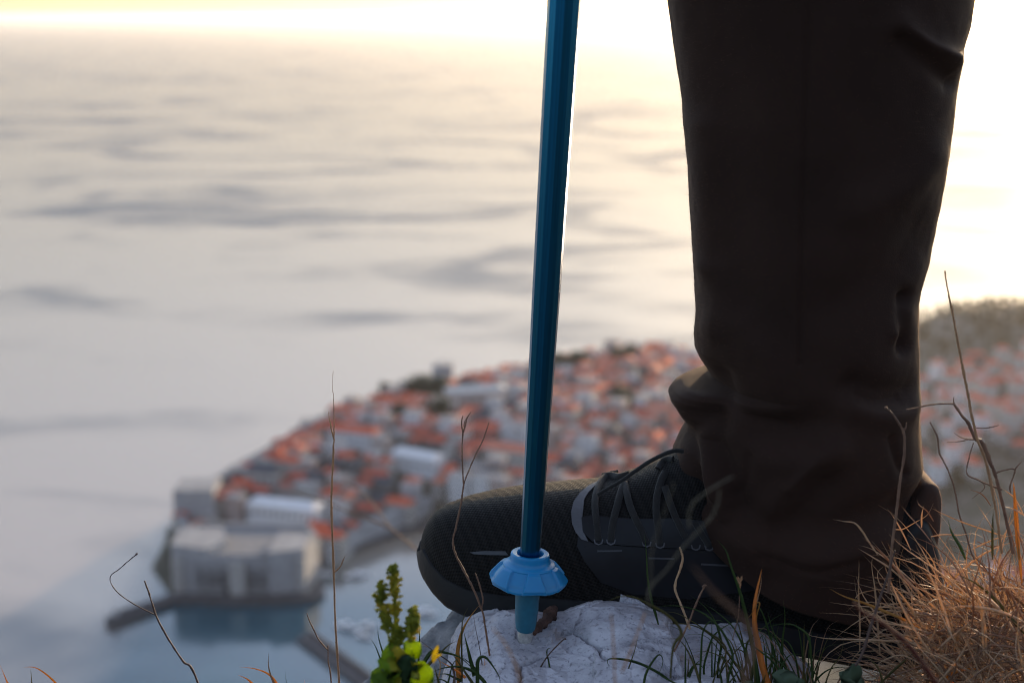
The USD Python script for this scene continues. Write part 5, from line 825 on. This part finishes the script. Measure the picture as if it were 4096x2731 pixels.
def spike(pts, w, n, m):
    q = curve(path('E', pts, YH), 40); L = []
    for i in range(int(n * 1.6)):
        c = q[int(g_.uniform(0, 39.9))] + g_.normal(size=3) * w / 2000 * 0.46; s = trimesh.creation.icosphere(1, w / 1000 * g_.uniform(0.09, 0.19)); s.vertices += (g_.normal(size=s.vertices.shape)) * w / 14000; s.apply_translation(c); L.append(s)
    obj('flower_spike', join(L), m, herb, smooth=50)
spike([(545, 175), (545, 250)], 4.8, 22, 'herb_bud'); spike([(560, 270), (575, 400), (570, 520)], 4.6, 44, 'herb_flower'); spike([(585, 600), (575, 740)], 5.0, 20, 'herb_flower'); spike([(412, 420), (410, 500), (405, 580)], 5.2, 40, 'herb_bud'); spike([(410, 620), (450, 680), (560, 660)], 4.0, 26, 'herb_flower'); spike([(440, 720), (480, 800), (480, 880)], 5.2, 34, 'herb_bud')
spike([(800, 690), (790, 780), (750, 860), (745, 960)], 6.0, 52, 'herb_bud'); spike([(840, 830), (800, 900), (770, 960)], 5, 14, 'herb_flower'); spike([(590, 900), (600, 1060)], 5.0, 40, 'herb_bud')
rl = lambda s: np.sin(np.clip(s, 0.01, 0.99) * math.pi) ** 0.55
for pts, w, m, fc in (([(690, 1180), (740, 1150), (800, 1110), (860, 1060)], 10, 'herb_leaf', (0, -1, .2)), ([(780, 1480), (860, 1430), (940, 1390), (1000, 1360)], 13, 'herb_leaf', (0.1, -1, .2)), ([(560, 1290), (520, 1220), (470, 1180), (430, 1160)], 14, 'herb_leaf', (0, -1, .3)), ([(680, 1480), (700, 1370), (730, 1270), (770, 1200)], 10, 'herb_leaf_dark', (0, -1, .1)),
                      ([(560, 1560), (480, 1500), (400, 1480), (340, 1530)], 12, 'herb_leaf', (0, -1, .4)), ([(620, 1300), (620, 1220), (630, 1150), (650, 1120)], 8, 'herb_flower', (0, -1, .2)), ([(600, 1560), (560, 1440), (500, 1380), (440, 1360)], 11, 'herb_leaf_dark', (0, -1, .2)), ([(720, 1640), (760, 1540), (850, 1500), (940, 1520)], 13, 'herb_leaf', (0, -1, .2)),
                      ([(540, 1330), (500, 1300), (470, 1270)], 10, 'herb_leaf', (0, -1, .2)), ([(620, 1640), (640, 1540), (690, 1470), (740, 1450)], 11, 'herb_leaf_dark', (0, -1, .2)), ([(500, 1640), (430, 1590), (370, 1580), (310, 1600)], 15, 'herb_leaf', (0, -1, .4)), ([(1000, 1260), (1030, 1180), (1070, 1090)], 2.5, 'herb_flower', (0, -1, .2)), ([(1010, 1290), (1040, 1220), (1110, 1190)], 1.8, 'herb_flower', (0, -1, .2))):
    obj('leaf', ribbon(curve(path('E', pts, YH + g_.uniform(-.012, .012)), 20), w / 1000, fold=0.18, facing=fc, profile=rl), m, herb, smooth=True)

for i in range(18):                # smaller leaves round the foot of the stems
    u, v = g_.uniform(400, 880), g_.uniform(1150, 1520); a = g_.uniform(0.3, 2.9); l = g_.uniform(60, 120); pts = [(u, v), (u + l * .5 * math.cos(a), v - l * .5 * math.sin(a) - 8), (u + l * math.cos(a), v - l * math.sin(a))]
    obj('leaf', ribbon(curve(path('E', pts, YH + g_.uniform(-.02, .012), YH + g_.uniform(-.025, .02)), 16), g_.uniform(5, 9) / 1000, fold=g_.uniform(.1, .5), facing=(g_.normal(0, .5), -1, g_.normal(.3, .4)), profile=rl), ['herb_leaf', 'herb_leaf_dark', 'herb_leaf', 'herb_bud'][i % 4], herb, smooth=True)
# ------------------------------------------------------------ the dry tuft at the right
tuft = thing('dry_grass_tuft', 'dense tangled tuft of pinkish straw-coloured dry grass at the lower right corner, lit from behind', 'dry grass')
TB = [('F', [(1000, 1600), (930, 1500), (880, 1420), (820, 1355), (740, 1342), (650, 1325)], 1.1), ('F', [(1260, 1568), (1200, 1440), (1140, 1330), (1075, 1238)], .9), ('F', [(1420, 1500), (1330, 1390), (1240, 1290), (1180, 1210)], .8), ('F', [(1140, 1405), (1200, 1400), (1290, 1350), (1390, 1290), (1440, 1195)], .8),
      ('F', [(2000, 1460), (1850, 1410), (1650, 1340), (1500, 1275), (1420, 1235)], .8), ('F', [(1440, 1340), (1390, 1260), (1330, 1215), (1305, 1170)], 1.0), ('F', [(1345, 1390), (1345, 1290), (1365, 1215)], 1.0), ('F', [(1900, 1400), (1840, 1300), (1775, 1200)], .9), ('F', [(2090, 1640), (2050, 1460), (2000, 1300), (1960, 1160), (1920, 960)], 1.1), ('F', [(2148, 1300), (2080, 1170), (2030, 1120), (1985, 1090)], .9),
      ('F', [(2148, 1290), (2070, 1250), (1985, 1222)], 1.1), ('F', [(1890, 1220), (1820, 1130), (1710, 1088)], .6), ('F', [(1420, 1460), (1520, 1445), (1640, 1450), (1760, 1440), (1880, 1500)], .7), ('F', [(1740, 1560), (1820, 1520), (1950, 1470), (2148, 1440)], .8), ('F', [(1780, 1500), (1900, 1540), (2010, 1490), (2090, 1380), (2148, 1350)], .7),
      ('B', [(1275, 1370), (1275, 1180), (1268, 1000), (1272, 815)], .9), ('B', [(1400, 1400), (1385, 1200), (1370, 1000), (1350, 860), (1355, 790)], 1.2), ('B', [(1700, 1310), (1560, 1290), (1400, 1265), (1180, 1262)], .8), ('B', [(1620, 1310), (1560, 1240), (1490, 1120), (1460, 990)], 1.0), ('B', [(1640, 1020), (1500, 1010), (1410, 980), (1385, 900), (1430, 850)], .9),
      ('B', [(1620, 1010), (1510, 890), (1400, 770), (1290, 680)], 1.2), ('B', [(1610, 960), (1480, 850), (1360, 760), (1270, 728)], 1.2), ('B', [(1560, 960), (1460, 870), (1350, 800), (1265, 748)], 1.1), ('B', [(1480, 930), (1410, 930), (1310, 920)], .8), ('B', [(1620, 1170), (1530, 1110), (1440, 1050)], .7), ('B', [(1250, 1050), (1280, 1020), (1370, 1000), (1450, 990)], .7),
      ('B', [(1600, 1400), (1480, 1480), (1375, 1475)], .8), ('B', [(1520, 1530), (1420, 1410), (1335, 1340)], 1.0), ('B', [(1690, 1480), (1540, 1400), (1420, 1430), (1360, 1480)], .8)]
for i, (v, p, w) in enumerate(TB):
    yy = 0.715 + 0.03 * math.sin(i * 2.4); obj('blade', ribbon(curve(path(v, p, yy), 22), w / 1000, facing=(math.sin(i), -1, 0.3), twist=math.sin(i * 1.7) * 1.5), ['grass_straw', 'grass_straw', 'grass_straw_dark'][i % 3], tuft, smooth=True)
for v, p, w, m in (('F', [(2110, 1640), (2100, 1450), (2085, 1250), (2068, 1080), (2062, 1030)], 1.6, 'grass_gold'), ('F', [(1900, 1640), (1898, 1500), (1902, 1350), (1907, 1255)], 1.4, 'grass_olive'), ('F', [(1690, 1640), (1640, 1530), (1580, 1430), (1550, 1320)], 1.6, 'grass_green'), ('B', [(1640, 1230), (1520, 1170), (1400, 1120), (1300, 1080), (1180, 1040), (1092, 993)], 1.5, 'grass_gold'),
                   ('B', [(2300, 1290), (2200, 1180), (2100, 1060), (1980, 960), (1850, 900)], 1.8, 'grass_olive'), ('B', [(1950, 1120), (1880, 1070), (1760, 990)], 1.5, 'grass_gold'), ('B', [(2260, 960), (2250, 850), (2230, 700), (2215, 520), (2210, 370)], 1.6, 'grass_gold'), ('B', [(1900, 1600), (1800, 1530), (1940, 1480), (2060, 1500)], 1.6, 'grass_orange'), ('B', [(1400, 1568), (1480, 1490), (1560, 1420), (1640, 1350)], 1.4, 'grass_olive')):
    obj('blade', ribbon(curve(path(v, p, 0.69), 22), w / 1000), m, tuft, smooth=True, label='yellow-green blade among the straw')
g_ = np.random.default_rng(21); rest = {'grass_straw': [], 'grass_straw_dark': []}
def tuft_blade(near):
    """One dry blade: springs from the tuft's heart, leans out mostly to the left, droops and curls."""
    while True:
        u = g_.uniform(2105, 2450); v = g_.uniform(1340, 1660)
        if v > 1330 + max(0, 2330 - u) * 0.42 - 30 * (u > 2250) + (0 if g_.random() < .8 else -60): break
    y = g_.uniform(0.665, 0.71) if near else g_.uniform(0.70, 0.83); p = Wk(u, v + 40, y); L = g_.uniform(0.028, 0.075) * (1 if near else 1.1); a = g_.normal(2.35, 0.6) if g_.random() < .66 else g_.uniform(-0.4, 3.4)
    d = np.array([math.cos(a), g_.normal(0, 0.35), math.sin(a)]); d /= np.linalg.norm(d); c = g_.normal(0, 15, 3) * [1, 0.6, 1] + [0, 0, -8.0]; n = 9; pts = [p]
    for k in range(n): d = d + c * L / n * 0.55; d /= np.linalg.norm(d); c = c + g_.normal(0, 11, 3) * (3 if g_.random() < 0.08 else 1); pts.append(pts[-1] + d * L / n)
    return ribbon(np.array(pts), 0.0005 + 0.0013 * g_.random() ** 2, fold=g_.uniform(-.4, .5), facing=(g_.normal(0, .6), -1, g_.normal(.2, .5)), twist=g_.normal(0, 1.4)), ('grass_straw_dark' if g_.random() < 0.38 else 'grass_straw')
for i in range(262): m, k = tuft_blade(True); obj('blade', m, k, tuft, smooth=True)
for i in range(1300): m, k = tuft_blade(False); rest[k].append(m)
for k in rest: tag(obj('straw', join(rest[k]), k, tuft, smooth=True), kind='stuff')
